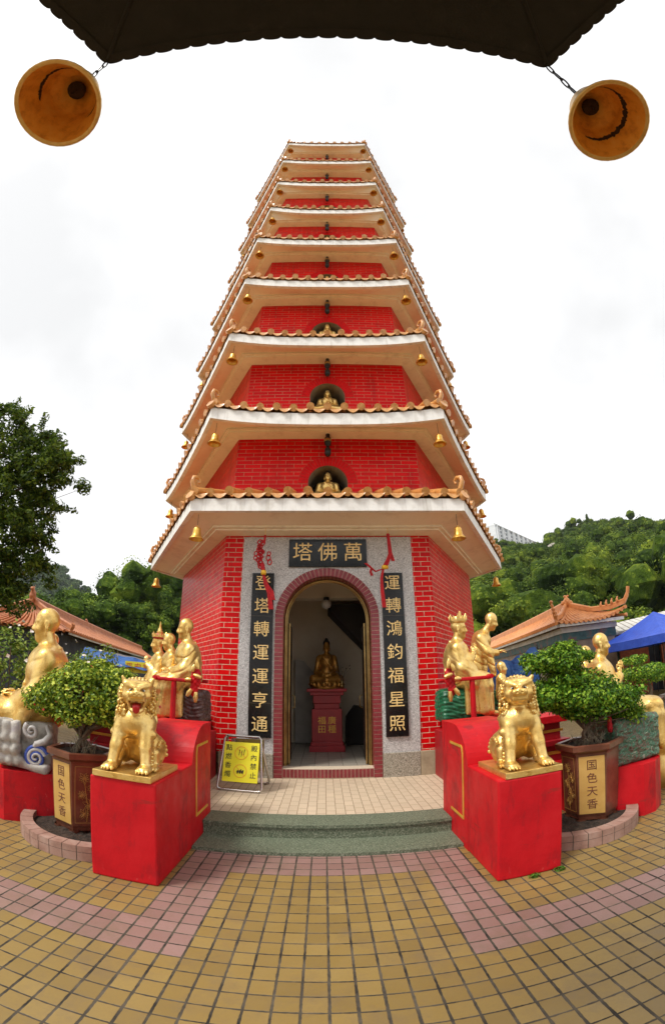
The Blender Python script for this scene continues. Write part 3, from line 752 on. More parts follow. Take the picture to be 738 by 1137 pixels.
def mir(prims, axis=1):
    """prims plus their mirror images across the given axis"""
    out = []
    for p in prims:
        out.append(p); q = list(p)
        def fl(v): v = list(v); v[axis] = -v[axis]; return tuple(v)
        q[1] = fl(q[1])
        if p[0].lstrip('-') == 'c': q[2] = fl(q[2])
        else:
            ri = 3 if p[0].lstrip('-') == 'e' else 4
            if q[ri]:
                r = list(q[ri]); 
                for a in range(3):
                    if a != axis: r[a] = -r[a]
                q[ri] = tuple(r)
        out.append(tuple(q))
    return out
def robe_fold(amp=.006, f=60, top=1e9, seed=0, zf=22):
    """cloth creases: slanting across the torso and sleeves, hanging straight below the lap"""
    def fn(x, y, z):
        t1 = f * (z * .85 + x * .55 + .25 * np.abs(y)) + .9 * np.sin(6 * y + seed) + .7 * np.sin(11 * z + 4 * x + seed)
        t2 = f * 1.15 * (y + .75 * x) + .8 * np.sin(7 * z + seed) + .5 * np.sin(16 * x)
        cr = lambda t: (1 - np.abs(np.sin(t * .5))) ** 2.2
        w = np.clip((z + .02) / .10, 0, 1); big = .5 + .5 * np.sin(5 * x + 4 * y + 7 * z + seed * 2)
        return (amp * (.30 + .8 * big) * (.6 + .4 * (1 - w))) * (cr(t1) * w + cr(t2) * (1 - w)) * np.clip((top - z) / .04, 0, 1)
    return fn
# a head that looks along +X, centred on c
def head(c, s=1.0, tilt=0, old=False):
    x, z, y = c[0], c[2], c[1]
    ct, st = math.cos(tilt), math.sin(tilt)
    def P(a, b_, d): return (x + s * (a * ct + d * st), y + s * b_, z + s * (-a * st + d * ct))
    def rt(v): return (0, tilt, 0)
    L = [('e', P(-.01, 0, .045), (s * .098, s * .082, s * .092), rt(0), .01),
         ('e', P(.022, 0, -.035), (s * .074, s * .064, s * .078), rt(0), .04 * s),
         ('e', P(.055, 0, -.09), (s * .03, s * .03, s * .022), rt(0), .03 * s)]
    L += [('c', P(.086, 0, .03), P(.107, 0, -.018), .009 * s, .014 * s, .012 * s),
          ('e', P(.098, .012, -.024), (s * .011, s * .009, s * .008), None, .006 * s), ('e', P(.098, -.012, -.024), (s * .011, s * .009, s * .008), None, .006 * s)]
    for sg in (-1, 1):
        L += [('c', P(.083, sg * .012, .036), P(.062, sg * .055, .034), .009 * s, .008 * s, .012 * s),
              ('-e', P(.092, sg * .032, .012), (s * .016, s * .02, s * .011), None, .008 * s),
              ('e', P(.074, sg * .031, .010), (s * .014, s * .017, s * .009), None, .004 * s),
              ('e', P(.058, sg * .046, -.028), (s * .022, s * .018, s * .02), None, .02 * s),
              ('e', P(-.012, sg * .083, .005), (s * .020, s * .010, s * .036), rt(0), .006 * s),
              ('-e', P(-.004, sg * .094, .01), (s * .010, s * .007, s * .02), rt(0), .004 * s),
              ('c', P(-.01, sg * .084, -.02), P(-.006, sg * .08, -.068), .011 * s, .012 * s, .008 * s)]
    L += [('-c', P(.088, -.022, -.052), P(.088, .022, -.052), .0045 * s, .0045 * s, .004 * s),
          ('c', P(.082, -.016, -.045), P(.082, .016, -.045), .008 * s, .008 * s, .006 * s), ('c', P(.078, -.014, -.062), P(.078, .014, -.062), .009 * s, .009 * s, .006 * s)]
    return L
def hand(c, d, up, s=1.0, curl=.4):
    """palm at c pointing along d, back of the hand towards up; four fingers and a thumb"""
    d = Vector(d).normalized(); up = Vector(up); side = d.cross(up).normalized(); up = side.cross(d)
    c = Vector(c); L = [('e', tuple(c), (.036 * s, .034 * s, .018 * s), tuple(Matrix((d, side, up)).transposed().to_euler()), .012 * s)]
    for i, (o, ln) in enumerate(((-.027, .055), (-.009, .066), (.009, .062), (.027, .05))):
        a = c + (d * .028 + side * o) * s; b_ = a + (d * ln * .55 - up * ln * .15 * curl) * s; e = b_ + (d * ln * .5 - up * ln * .7 * curl) * s
        L += [('c', tuple(a), tuple(b_), .0088 * s, .0082 * s, .003 * s), ('c', tuple(b_), tuple(e), .0082 * s, .0066 * s, .002 * s)]
    a = c + (side * -.025 + d * -.005) * s; b_ = a + (side * -.022 + d * .028) * s; e = b_ + (d * .026 + side * .004) * s
    L += [('c', tuple(a), tuple(b_), .011 * s, .009 * s, .006 * s), ('c', tuple(b_), tuple(e), .009 * s, .007 * s, .002 * s)]
    return L
def seated_monk(lean=0, arms='lap', hz=0, ll=0, hs=1.12, th=0):
    """robed figure seated facing +X, seat at z=0, feet at z=-.46; the robe hides the arms down to the wrists and the legs to the feet"""
    l = lean; K = .38 + ll
    L = [('e', (0, 0, .08), (.20, .235, .15), None, .03), ('e', (-.045 + l, 0, .30), (.155, .21, .23), None, .06), ('c', (0, 0, .12), (.015 + l, 0, .38), .185, .165, .06),
         ('e', (.02 + l, 0, .34), (.16, .235, .17), None, .06), ('e', (l, 0, .455), (.095, .215, .075), None, .07),
         ('c', (-.005 + l, 0, .48), (.03 + l * 1.2, 0, .60), .080, .062, .05)]
    L += mir([('c', (l, .18, .42), (.05 + l * .5, .225, .17), .085, .085, .05), ('c', (.05 + l * .5, .225, .17), (.22, .12, .15), .082, .062, .04),
              ('c', (.10, .215, .16), (.18, .225, -.04), .085, .06, .07), ('c', (.16, .17, .13), (.29, .15, -.01), .07, .05, .05)])
    L += [('e', (K * .5, 0, .03), (K * .62 + .04, .235, .125), None, .05), ('b', (K - .01, 0, -.02), (.05, .15, .04), .07, None, .06),
          ('b', (K + .02, 0, -.24), (.035, .155, .15), .055, None, .06), ('c', (K - .02, .17, -.05), (K + .03, .20, -.38), .05, .045, .04), ('c', (K - .02, -.17, -.05), (K + .03, -.20, -.38), .05, .045, .04),
          ('b', (K * .6, 0, -.22), (K * .3, .17, .16), .04, None, .04)]
    L += mir([('e', (K + .10, .09, -.43), (.10, .046, .036), None, .012)])
    # crossed collar, a fold thrown over the shoulder, sleeve hems
    L += [('c', (.11 + l, -.075, .475), (.185 + l * .6, .05, .25), .016, .018, .008), ('c', (.11 + l, .08, .475), (.18 + l * .6, -.03, .27), .014, .016, .008),
          ('c', (-.09 + l, -.06, .53), (.10 + l, -.075, .48), .016, .016, .008), ('c', (-.09 + l, .06, .53), (.10 + l, .08, .48), .016, .016, .008), ('c', (-.09 + l, -.06, .53), (-.09 + l, .06, .53), .016, .016, .008),
          ('c', (-.10 + l, .10, .49), (-.19 + l * .5, -.02, .28), .018, .020, .008), ('c', (-.19 + l * .5, -.02, .28), (-.17, -.14, .08), .020, .018, .008)]
    L += mir([('c', (.225, .085, .20), (.30, .10, .04), .014, .014, .008)])
    if arms == 'lap':
        L += hand((.30, .06, .165), (.8, -.6, 0), (0, 0, 1)) + hand((.32, -.06, .185), (.8, .6, 0), (0, 0, 1))
    elif arms == 'pray':
        L += mir([('c', (.10, .19, .22), (.24, .05, .34), .070, .050, .04), ('c', (.17, .13, .26), (.21, .15, .02), .06, .04, .05)]) + hand((.255, .018, .40), (.25, 0, 1), (0, 1, 0)) + hand((.255, -.018, .40), (.25, 0, 1), (0, -1, 0))
    L += head((.055 + lean * 1.25, 0, .69 + hz), hs, .08)
    if th:
        up = lambda v: (v[0], v[1], v[2] + th * min(1, max(0, (v[2] - .12) / .3)))
        M_ = []
        for q in L:
            q = list(q); q[1] = up(q[1])
            if q[0].lstrip('-') == 'c': q[2] = up(q[2])
            elif q[1][2] > .25 and q[2][0] > .12: q[2] = (q[2][0], q[2][1], q[2][2] + th * .6)
            M_.append(tuple(q))
        L = M_
    return L
def place_xf(scale, rz):
    return Matrix.Rotation(rz, 4, 'Z') @ Matrix.Scale(scale, 4)
def crown_part(root, c, s, spire, mat='gold'):
    g = MB(); x, y, z = c
    g.lathe([(.0, .0), (.098 * s, 0), (.104 * s, .012 * s), (.098 * s, .03 * s), (.10 * s, .075 * s), (.07 * s, .08 * s), (.0, .085 * s)], 20, c, 1)
    for k in range(12):
        a = 2 * PI * k / 12; hh = (.085 if k % 2 else .06) * s
        d = Vector((math.cos(a), math.sin(a), 0)); t = Vector((-d.y, d.x, 0)); o = Vector(c) + d * .100 * s
        p = [o - t * .03 * s + Vector((0, 0, .02 * s)), o + t * .03 * s + Vector((0, 0, .02 * s)), o + t * .022 * s + Vector((0, 0, hh * .8)), o + d * .008 * s + Vector((0, 0, hh + .025 * s)), o - t * .022 * s + Vector((0, 0, hh * .8))]
        q = [v + d * .012 * s for v in p]; g.add(p + q, [(0, 1, 2, 3, 4), (9, 8, 7, 6, 5)] + [(i, 5 + i, 5 + (i + 1) % 5, (i + 1) % 5) for i in range(5)], 0)
    if spire: g.lathe([(.05 * s, .07 * s), (.045 * s, .1 * s), (.055 * s, .11 * s), (.03 * s, .13 * s), (.035 * s, .15 * s), (.018 * s, .17 * s), (.018 * s, .2 * s), (.006 * s, .26 * s), (0, .28 * s)], 14, c, 0)
    else:
        for sg in (-1, 0, 1): g.tube([(x + .02 * s, y + sg * .05 * s, z + .06 * s), (x + .03 * s, y + sg * .07 * s, z + (.13 if sg else .15) * s)], [.03 * s, .012 * s], 8)
    return g.build('crown', [mat, 'lips_red' if spire else mat], root)
# ------------------------------------------------------------------ seated Buddhas
def lotus_buddha():
    """cross-legged figure facing -Y, base at z=0, top of the hair at .62"""
    L = [('e', (0, .02, .08), (.15, .12, .09), None, .02), ('c', (0, .03, .08), (0, .03, .30), .11, .115, .05), ('e', (0, .01, .30), (.13, .09, .09), None, .04),
         ('c', (-.12, .03, .345), (.12, .03, .345), .05, .05, .04), ('c', (0, .025, .36), (0, .015, .43), .042, .038, .03)]
    L += mir([('c', (.15, .03, .335), (.19, .01, .17), .048, .044, .03), ('c', (.19, .01, .17), (.06, -.12, .12), .042, .034, .02),
              ('c', (.08, .0, .06), (.25, -.07, .055), .075, .06, .05), ('c', (.25, -.07, .055), (.02, -.17, .045), .06, .045, .04),
              ('c', (.17, .02, .20), (.20, .02, .06), .035, .05, .04)], 0)
    L += [('c', (-.06, -.07, .36), (.10, -.10, .20), .012, .014, .01), ('c', (.07, -.065, .36), (-.02, -.1, .22), .010, .012, .01),
          ('e', (0, -.15, .105), (.06, .035, .02), None, .01), ('c', (-.03, -.165, .12), (.04, -.17, .12), .009, .008, .003), ('c', (-.04, -.155, .132), (.03, -.16, .132), .009, .008, .003), ('c', (-.03, -.14, .142), (.03, -.145, .142), .009, .008, .003)]
    V = head((0, 0, .495), .72)
    # turn the +X head to face -Y
    out = []
    for p in V:
        q = list(p); rt = lambda v: (v[1], -v[0], v[2])
        q[1] = rt(q[1])
        if p[0].lstrip('-') == 'c': q[2] = rt(q[2])
        else: r = p[2]; q[2] = (r[1], r[0], r[2]); q[3] = None
        out.append(tuple(q))
    return L + out
def make_buddha(name, label, loc, sc, mat, group=None, base=True, h=.0075, wide=1):
    b = thing(name, label, 'statue', loc, 0, group); xf = Matrix.Diagonal((sc * wide, sc * wide, sc, 1))
    solid('body', lotus_buddha(), h, mat, b, robe_fold(.0035, 75, .42), xf)
    solid('hair', [('e', (0, .012, .545), (.066, .072, .052), None, .01), ('e', (0, .02, .595), (.032, .032, .03), None, .015), ('-b', (0, -.08, .50), (.1, .035, .06), .0, None, 0)], .006, 'hair_black', b, None, xf)
    if base:
        g = MB(); g.lathe([(r * sc * wide, z * sc) for r, z in [(.27, -.07), (.29, -.06), (.29, -.03), (.25, -.02), (.24, .0), (.27, .02), (.0, .02)]], 24)
        for k in range(18):
            a = 2 * PI * k / 18; d = Vector((math.cos(a), math.sin(a), 0))
            g.tube([(d * .26 * wide + Vector((0, 0, -.03))) * sc, (d * .30 * wide + Vector((0, 0, .0))) * sc, (d * .29 * wide + Vector((0, 0, .03))) * sc], [.03 * sc, .035 * sc, .006 * sc], 6)
        g.build('lotus_base', mat, b)
    return b
nb = make_buddha('niche_buddha', 'small gold seated buddha in the niche above the lowest eave', (TX + .01, TY + YF[1] + .16, NT[1] - .585), .93, 'gold', 'small gold buddhas in the niches', False)
for k in range(2, 9):
    loc = (TX + .01, TY + YF[k] + (.16 if k < 3 else .08), NT[k] - (.585 if k < 3 else .545))
    dup(nb, loc, 0, f'small gold seated buddha in the niche above the {ORD[k-1]} eave')
ab = make_buddha('altar_buddha', 'dark gold buddha seated on the red altar inside the doorway', (.03, 4.50, 1.475), 1.32, 'old_gold', wide=.72)
# altar
al = thing('altar', 'red stepped altar with four gold characters inside the doorway', 'altar', (.03, 4.52, .298))
g = MB()
for hw, hd, z0, z1 in ((.30, .24, 0, .10), (.275, .215, .10, .17), (.255, .2, .17, .74), (.215, .17, .74, .84), (.235, .19, .84, .98), (.285, .22, .98, 1.04)):
    g.box((-hw, -hd, z0), (hw, hd, z1), bev=.008)
g.build('pedestal', 'dark_red_paint', al)
g = MB(); g.box((-.34, -.26, 1.04), (.34, .26, 1.095), bev=.01); tp = g.build('altar_top', 'dark_red_paint', al)
ap = MB(); ap.box((-.19, -.204, .30), (.19, -.199, .62)); pn = ap.build('panel', 'dark_red_paint', al)
lettering('lettering', [('廣', .085, .075), ('種', .085, -.075), ('福', -.085, .075), ('田', -.085, -.075)], .145, 'gold_line', pn, WM(0, -.206, .46), .003)
v = thing('offering_bowl', 'small brass bowl in front of the dark gold buddha on the altar', 'bowl', (.03, 4.31, 1.393))
g = MB(); g.lathe([(.0, 0), (.025, 0), (.022, .01), (.05, .05), (.046, .05), (.0, .015)], 16); g.build('bowl', 'steel', v)
vs = thing('flower_vase', 'slim vase of twigs on the altar right of the dark gold buddha', 'vase', (.29, 4.36, 1.393))
g = MB(); g.lathe([(.0, 0), (.03, 0), (.04, .05), (.02, .11), (.028, .14), (.024, .14)], 14); g.build('vase', 'brass', vs)
g = MB(); rnd = random.Random(3)
for k in range(12):
    a = rnd.uniform(0, 6.28); l_ = rnd.uniform(.12, .26); p1 = Vector((math.cos(a) * .05, math.sin(a) * .05, .14 + l_ * .6)); p2 = p1 + Vector((math.cos(a) * .09, math.sin(a) * .05, l_ * .5))
    g.tube([(0, 0, .1), p1, p2], [.003, .003, .002], 4); g.lathe([(0, .014), (.014, 0), (0, -.014)], 6, tuple(p2))
g.build('twigs', 'bark', vs)
# ------------------------------------------------------------------ guardian lions (facing -Y, paws on the slab)
def lion(open_mouth, turn):
    rnd = random.Random(5 if open_mouth else 9)
    L = [('e', (0, .17, .13), (.135, .12, .13), None, .03), ('c', (0, .14, .16), (0, -.02, .36), .125, .120, .06), ('e', (0, -.06, .345), (.118, .095, .10), None, .04)]
    L += mir([('e', (.125, .11, .125), (.058, .115, .115), (.2, 0, 0), .03), ('c', (.135, .0, .12), (.145, -.01, .03), .045, .034, .03), ('e', (.15, -.055, .026), (.048, .062, .026), None, .015),
              ('e', (.095, -.03, .33), (.062, .075, .085), None, .04), ('c', (.098, -.075, .30), (.112, -.115, .17), .056, .044, .02), ('c', (.112, -.115, .18), (.126, -.150, .05), .043, .037, .02),
              ('c', (.060, -.085, .255), (.145, -.075, .265), .034, .034, .012),
              ('e', (.128, -.180, .030), (.054, .064, .030), None, .02)], 0)
    for cx_, cy_ in ((.128, -.182), (-.128, -.182), (.15, -.055), (-.15, -.055)):
        for i in range(4):
            ox = (-.036 + .024 * i); yy = cy_ - .05 + abs(i - 1.5) * .008
            L += [('c', (cx_ + ox * .85, yy + .02, .035), (cx_ + ox, yy - .012, .022), .0135, .0145, .003), ('c', (cx_ + ox, yy - .02, .022), (cx_ + ox, yy - .036, .008), .008, .003, .001)]
    # hair tufts down the back of each leg
    for sg in (-1, 1):
        for i in range(7):
            z = .06 + i * .026; L.append(('e', (sg * (.166 - i * .003), -.115 + i * .008, z), (.011, .016, .012), (0, 0, 0), .006))
        for i in range(8):
            a = i / 7 * 2.2; L.append(('e', (sg * .178, .07 + .11 * math.cos(a + .2), .09 + .12 * math.sin(a)), (.014, .018, .016), None, .008))
    # head
    hx = [('e', (0, -.075, .55), (.112, .105, .098), None, .04), ('b', (0, -.10, .605), (.070, .045, .020), .03, None, .025), ('b', (0, -.168, .530), (.040, .034, .022), .022, None, .016),
          ('e', (0, -.165, .535), (.062, .052, .040), None, .025), ('c', (-.034, -.220, .556), (.034, -.220, .556), .024, .024, .010), ('e', (0, -.195, .575), (.022, .04, .022), None, .014)]
    hx += mir([('c', (.014, -.176, .600), (.084, -.150, .626), .023, .022, .010), ('-e', (.045, -.183, .585), (.024, .02, .013), (0, -.2, 0), .004), ('e', (.045, -.155, .583), (.021, .021, .016), None, .003),
               ('e', (.07, -.145, .545), (.036, .035, .032), None, .02), ('-e', (.018, -.244, .553), (.010, .009, .008), None, .003), ('e', (.030, -.212, .552), (.018, .016, .014), None, .006),
               ('c', (.084, -.07, .615), (.112, -.08, .672 if open_mouth else .655), .030, .010 if open_mouth else .016, .010), ('e', (.100, -.03, .58), (.03, .035, .04), None, .02)], 0)
    if open_mouth:
        hx += [('e', (0, -.125, .455), (.060, .062, .026), (.5, 0, 0), .015), ('-b', (0, -.20, .490), (.045, .07, .014), .01, (.28, 0, 0), .008), ('c', (-.058, -.16, .500), (-.045, -.145, .455), .014, .012, .01), ('c', (.058, -.16, .500), (.045, -.145, .455), .014, .012, .01)]
        hx += mir([('c', (.036, -.190, .508), (.036, -.193, .490), .007, .002, .001), ('c', (.014, -.200, .508), (.014, -.202, .497), .006, .003, .001)], 0)
    else:
        hx += [('e', (0, -.15, .482), (.058, .058, .026), None, .012), ('-c', (-.055, -.20, .503), (.055, -.20, .503), .0055, .0055, .003), ('-c', (.055, -.2, .503), (.066, -.17, .495), .0055, .004, .003), ('-c', (-.055, -.2, .503), (-.066, -.17, .495), .0055, .004, .003)]
        hx += mir([('c', (.04, -.198, .508), (.04, -.203, .494), .006, .002, .001)], 0)
    # mane curls around head and shoulders
    for ring in range(5):
        n = 24 + 2 * ring
        for i in range(n):
            a = PI * (-.32 + 1.64 * i / (n - 1)); rx, rz = .120 + .006 * ring, .112 + .006 * ring
            x = rx * math.cos(a); z = .545 + rz * math.sin(a) ; y = -.085 + .042 * ring
            k_ = 1 - .07 * max(0, ring - 2) ** 2
            hx.append(('e', (x * k_ * 1.03, y + (.012 if i % 2 else -.006), .545 + (z - .545) * k_), (.0135, .0150, .0135), None, .003))
    for i in range(170):
        a = rnd.uniform(-.2, PI + .2); zz = rnd.uniform(.34, .50); rr = .132 + (.5 - zz) * .12
        hx.append(('e', (math.cos(a) * rr, -.02 + abs(math.sin(a)) * .12 - .01, zz), (.0135, .0135, .0135), None, .0035))
    for i in range(50):
        sg = 1 if i % 2 else -1
        hx.append(('e', (sg * rnd.uniform(.078, .125), rnd.uniform(-.12, -.05), rnd.uniform(.385, .47)), (.0115, .012, .013), None, .004))
    for i in range(9): hx.append(('e', ((i - 4) * .017, -.118 + abs(i - 4) * .003, .652 - abs(i - 4) * .003), (.012, .02, .012), None, .005))
    hx += [('c', (0, .26, .06), (0, .30, .18), .035, .045, .02), ('c', (0, .30, .18), (0, .25, .32), .045, .02, .02)]
    if turn:
        ct, st = math.cos(turn), math.sin(turn)
        rot = lambda v: (v[0] * ct - (v[1] + .03) * st, v[0] * st + (v[1] + .03) * ct - .03, v[2])
        out = []
        for q in hx:
            q = list(q); q[1] = rot(q[1]); t = q[0].lstrip('-')
            if t == 'c': q[2] = rot(q[2])
            else:
                ri = 3 if t == 'e' else 4; e = q[ri] or (0, 0, 0); q[ri] = (e[0], e[1], e[2] + turn)
            out.append(tuple(q))
        hx = out
    return L + hx
def make_lion(name, label, loc, rz, open_mouth, turn):
    r = thing(name, label, 'statue', loc, rz); TM = Matrix.Translation((0, -.03, 0)) @ Matrix.Rotation(turn, 4, 'Z') @ Matrix.Translation((0, .03, 0))
    def tv(x, y, z): return tuple(TM @ Vector((x, y, z)))
    solid('body', lion(open_mouth, turn), .0052, 'gold', r)
    for sg in (-1, 1):
        g = MB(); g.lathe([(0, .012), (.011, .006), (.015, 0), (.011, -.006), (0, -.012)], 12, tv(sg * .045, -.172, .584), 0)
        e = g.build('eye', 'eye_white', r)
        g = MB(); g.lathe([(0, .009), (.0105, 0), (0, -.009)], 10, tv(sg * .043, -.1815, .584), 0); g.build('pupil', 'eye_black', e)
    if open_mouth:
        solid('tongue', [('e', (0, -.165, .480), (.03, .05, .010), (.3, 0, 0), .01), ('e', (0, -.20, .452), (.026, .014, .035), (.3, 0, 0), .012)], .004, 'lips_red', r, None, TM)
    return r
LZ = .755
L1 = make_lion('guardian_lion', 'gold lion statue with open mouth and red tongue on left red pedestal', (-1.375, -.155, LZ + .045), R(3), True, R(20))
L2 = make_lion('guardian_lion', 'gold lion statue with closed mouth and frowning brow on right red pedestal', (1.42, -.125, LZ + .045), R(-3), False, R(-17))
for r_l, (w_, d0, d1) in ((L1, (.222, -.262, .30)), (L2, (.222, -.262, .30))):
    mb = MB(); mb.box((-w_, d0, -.045), (w_, d1, .0), bev=.004); mb.build('base_slab', 'gold', r_l, rotz=-r_l.rotation_euler[2])
# ------------------------------------------------------------------ the pedestals
def pedestal(name, label, x0, x1, y0, y1b, inner, group=None):
    """low block, then a quarter-round barrel; inner = x of the face towards the steps"""
    p = thing(name, label, 'pedestal', ((x0 + x1) / 2, y0, 0), 0, group); cx = (x0 + x1) / 2
    g = MB(); g.box((x0 - cx, 0, 0), (x1 - cx, y1b - y0 + .02, .755), bev=.013)
    g.build('block', 'red_paint', p)
    g = MB(); r = .40; zt = 1.078; zc = zt - r; yb = y1b - y0; yend = 1.06 - y0
    prof = [(yb, 0), (yb, zc)] + [(yb + r - r * math.cos(a), zc + r * math.sin(a)) for a in [PI / 2 * k / 14 for k in range(1, 15)]]
    prof += [(max(yend, yb + r + .1), zt), (max(yend, yb + r + .1), 0)]
    n = len(prof); g.add([(x0 - cx + .0, y, z) for y, z in prof] + [(x1 - cx, y, z) for y, z in prof], [tuple(range(n)), tuple(reversed(range(n, 2 * n)))], 0)
    for k in range(n):
        g.add([(x0 - cx, *prof[k]), (x1 - cx, *prof[k]), (x1 - cx, *prof[(k + 1) % n]), (x0 - cx, *prof[(k + 1) % n])], [(0, 1, 2, 3)], 0, None, 1 < k < 15)
    g.build('barrel', 'red_paint', p)
    # gilded frame on the inner face
    g = MB(); xi = inner - cx; sg = 1 if inner > cx else -1; ya, yc_, za, zb = .12 + yb, .50 + yb, .275, .885
    def bar(y0_, z0_, y1_, z1_): 
        a, b_ = sorted((xi + sg * .007, xi - sg * .01)); g.box((a, y0_, z0_), (b_, y1_, z1_))
    bar(ya, za, ya + .022, zb - .05); bar(ya, za - .022, yc_, za); bar(ya + .04, zb, yc_, zb + .022)
    a, b_ = sorted((xi + sg * .007, xi - sg * .01))
    g.add([(x, *q) for x in (a, b_) for q in ((ya, zb - .05), (ya + .022, zb - .05), (ya + .045, zb), (ya + .04, zb + .022), (ya + .012, zb))], [(0, 1, 2, 3, 4), (9, 8, 7, 6, 5)] + [(i, 5 + i, 5 + (i + 1) % 5, (i + 1) % 5) for i in range(5)])
    g.build('gilded_frame', 'gold_line', p)
    return p
pedestal('lion_pedestal', 'red pedestal with rounded back left of the steps under the open mouthed lion', -1.622, -1.123, -.405, .43, -1.123)
pedestal('lion_pedestal', 'red pedestal with rounded back right of the steps under the closed mouthed lion', 1.142, 1.635, -.385, .27, 1.142)
for sgn, nm, lab in ((-1, 'statue_plinth', 'red moulded plinth carrying three gold statues left of the pagoda door'), (1, 'statue_plinth', 'red moulded plinth carrying two gold statues right of the pagoda door')):
    p = thing(nm, lab, 'plinth', (sgn * 1.9, 1.9, 0))
    def bx(x0, x1, y0, y1, z0, z1, mi=0, g=None):
        a, b_ = sorted((sgn * x0 - sgn * 1.9, sgn * x1 - sgn * 1.9)); g.box((a, y0 - 1.9, z0), (b_, y1 - 1.9, z1), mi, bev=.006)
    g = MB()
    bx(1.48, 1.70, 1.08, 2.74, 0, .80, 0, g); bx(1.66, 2.55, 1.10, 3.3, 0, .66, 0, g); bx(1.66, 2.58, 1.06, 3.32, .66, .72, 0, g); bx(1.66, 2.50, 1.14, 3.3, .72, .90, 0, g)
    g.build('body', 'dark_red_paint', p)
    g = MB(); bx(1.66, 2.56, 1.08, 3.31, .905, .985, 0, g); g.build('top_slab', 'red_paint', p)
    g = MB(); bx(1.67, 2.53, 1.095, 1.12, .56, .60, 0, g); bx(1.67, 2.53, 1.13, 1.16, .80, .83, 0, g); g.build('gilded_band', 'gold_line', p)
# ------------------------------------------------------------------ big seated monks on carved stones
def monk(name, label, loc, rz, sc, prims, fold, mat='gold', h=.0085, cat='statue', w=.88):
    r = thing(name, label, cat, loc, rz); solid('body', prims, h, mat, r, fold, Matrix.Diagonal((sc * w, sc * w, sc, 1))); return r
monk('monk_statue', 'big bald gold monk statue sitting on the carved swirl stone, far left', (-2.77, .66, .93), R(208), 1.27, seated_monk(.0, arms='lap', ll=.28, th=.05), robe_fold(.017, 50, .5, 1), w=.93)
monk('monk_statue', 'big bald gold monk statue with its back to us on the green rock', (2.80, .74, .955), R(-30), .96, seated_monk(.0, arms='pray', ll=.24, hs=1.0, th=.05), robe_fold(.021, 60, .5, 4))
monk('monk_statue', 'bald gold monk statue half hidden behind the big monk at far left', (-3.72, 2.12, 1.15), R(215), .92, seated_monk(.0), robe_fold(.021, 62, .5, 2), h=.012)
monk('monk_statue', 'bald gold monk statue half hidden behind the big monk on the green rock', (3.50, 2.10, 1.02), R(-25), .86, seated_monk(.0), robe_fold(.021, 62, .5, 3), h=.012)
# the three on the left plinth
monk('monk_statue', 'bald gold monk statue seated nearest the pagoda corner beside a red armrest', (-1.60, 1.78, 1.43), R(203), .93, seated_monk(.02, arms='lap'), robe_fold(.021, 64, .5, 5))
monk('monk_statue', 'bald gold monk statue leaning between the crowned figure and the larger monk', (-1.90, 2.18, 1.40), R(200), .80, seated_monk(.08, arms='lap', hz=-.01), robe_fold(.021, 66, .5, 6))
c1 = monk('crowned_statue', 'gold statue with red banded spired crown at the left end of three', (-2.24, 2.52, 1.34), R(203), .86, seated_monk(.02, arms='pray'), robe_fold(.021, 73, .5, 7))
crown_part(c1, (.06 * .86 * .88, 0, (.69 + .09) * .86), .90, True)
# the two on the right plinth
c2 = monk('crowned_statue', 'gold statue with fluted crown seated on a red chair right of the pagoda', (1.56, 1.80, 1.44), R(-14), .92, seated_monk(.0, arms='pray'), robe_fold(.021, 68, .5, 8))
crown_part(c2, (.055 * .92 * .88, 0, (.69 + .085) * .92), .95, False)
st = [('c', (0, 0, -.35), (.0, 0, .25), .20, .17, .05), ('c', (0, 0, .2), (.10, 0, .60), .165, .15, .06), ('e', (.12, 0, .60), (.15, .20, .14), None, .06), ('c', (.13, 0, .66), (.25, 0, .80), .075, .055, .04)]
st += mir([('c', (.10, .16, .62), (.20, .21, .42), .085, .08, .04), ('c', (.20, .21, .42), (.36, .09, .40), .07, .045, .03), ('c', (.22, .19, .38), (.28, .19, .10), .075, .05, .05), ('c', (.0, .10, .0), (.03, .12, -.45), .13, .15, .05), ('e', (.14, .1, -.5), (.12, .05, .04), None, .02), ('c', (.18, .07, .70), (.23, -.04, .45), .016, .018, .008)])
st += hand((.42, .06, .41), (1, -.3, 0), (0, 0, 1)) + hand((.42, -.06, .42), (1, .3, .1), (0, 0, 1)) + head((.30, 0, .86), 1.05, .35)
monk('monk_statue', 'bald gold monk statue leaning forward with hands out behind the crowned figure', (1.98, 2.30, 1.42), R(-22), .90, st, robe_fold(.021, 62, .75, 9))
ch = [('c', (0, 0, 0), (0, 0, .22), .10, .08, .04), ('c', (.0, 0, .2), (.02, 0, .28), .035, .03, .02)] + head((.02, 0, .36), .72, 0) + mir([('c', (0, .09, .2), (.08, .1, .08), .035, .03, .02), ('c', (.08, .1, .08), (.14, .03, .1), .028, .022, .02), ('c', (.02, .06, 0), (.14, .08, .0), .06, .05, .03), ('c', (.14, .08, 0), (.14, .08, -.2), .045, .04, .02), ('e', (.17, .08, -.22), (.05, .025, .02), None, .01)]) + hand((.17, .0, .11), (1, 0, .3), (0, 0, 1), .6)
monk('child_statue', 'small gold child statue sitting at the leaning monk\'s hands behind the right lion', (2.20, 2.02, 1.22), R(-30), .95, ch, robe_fold(.005, 60, .25, 3))
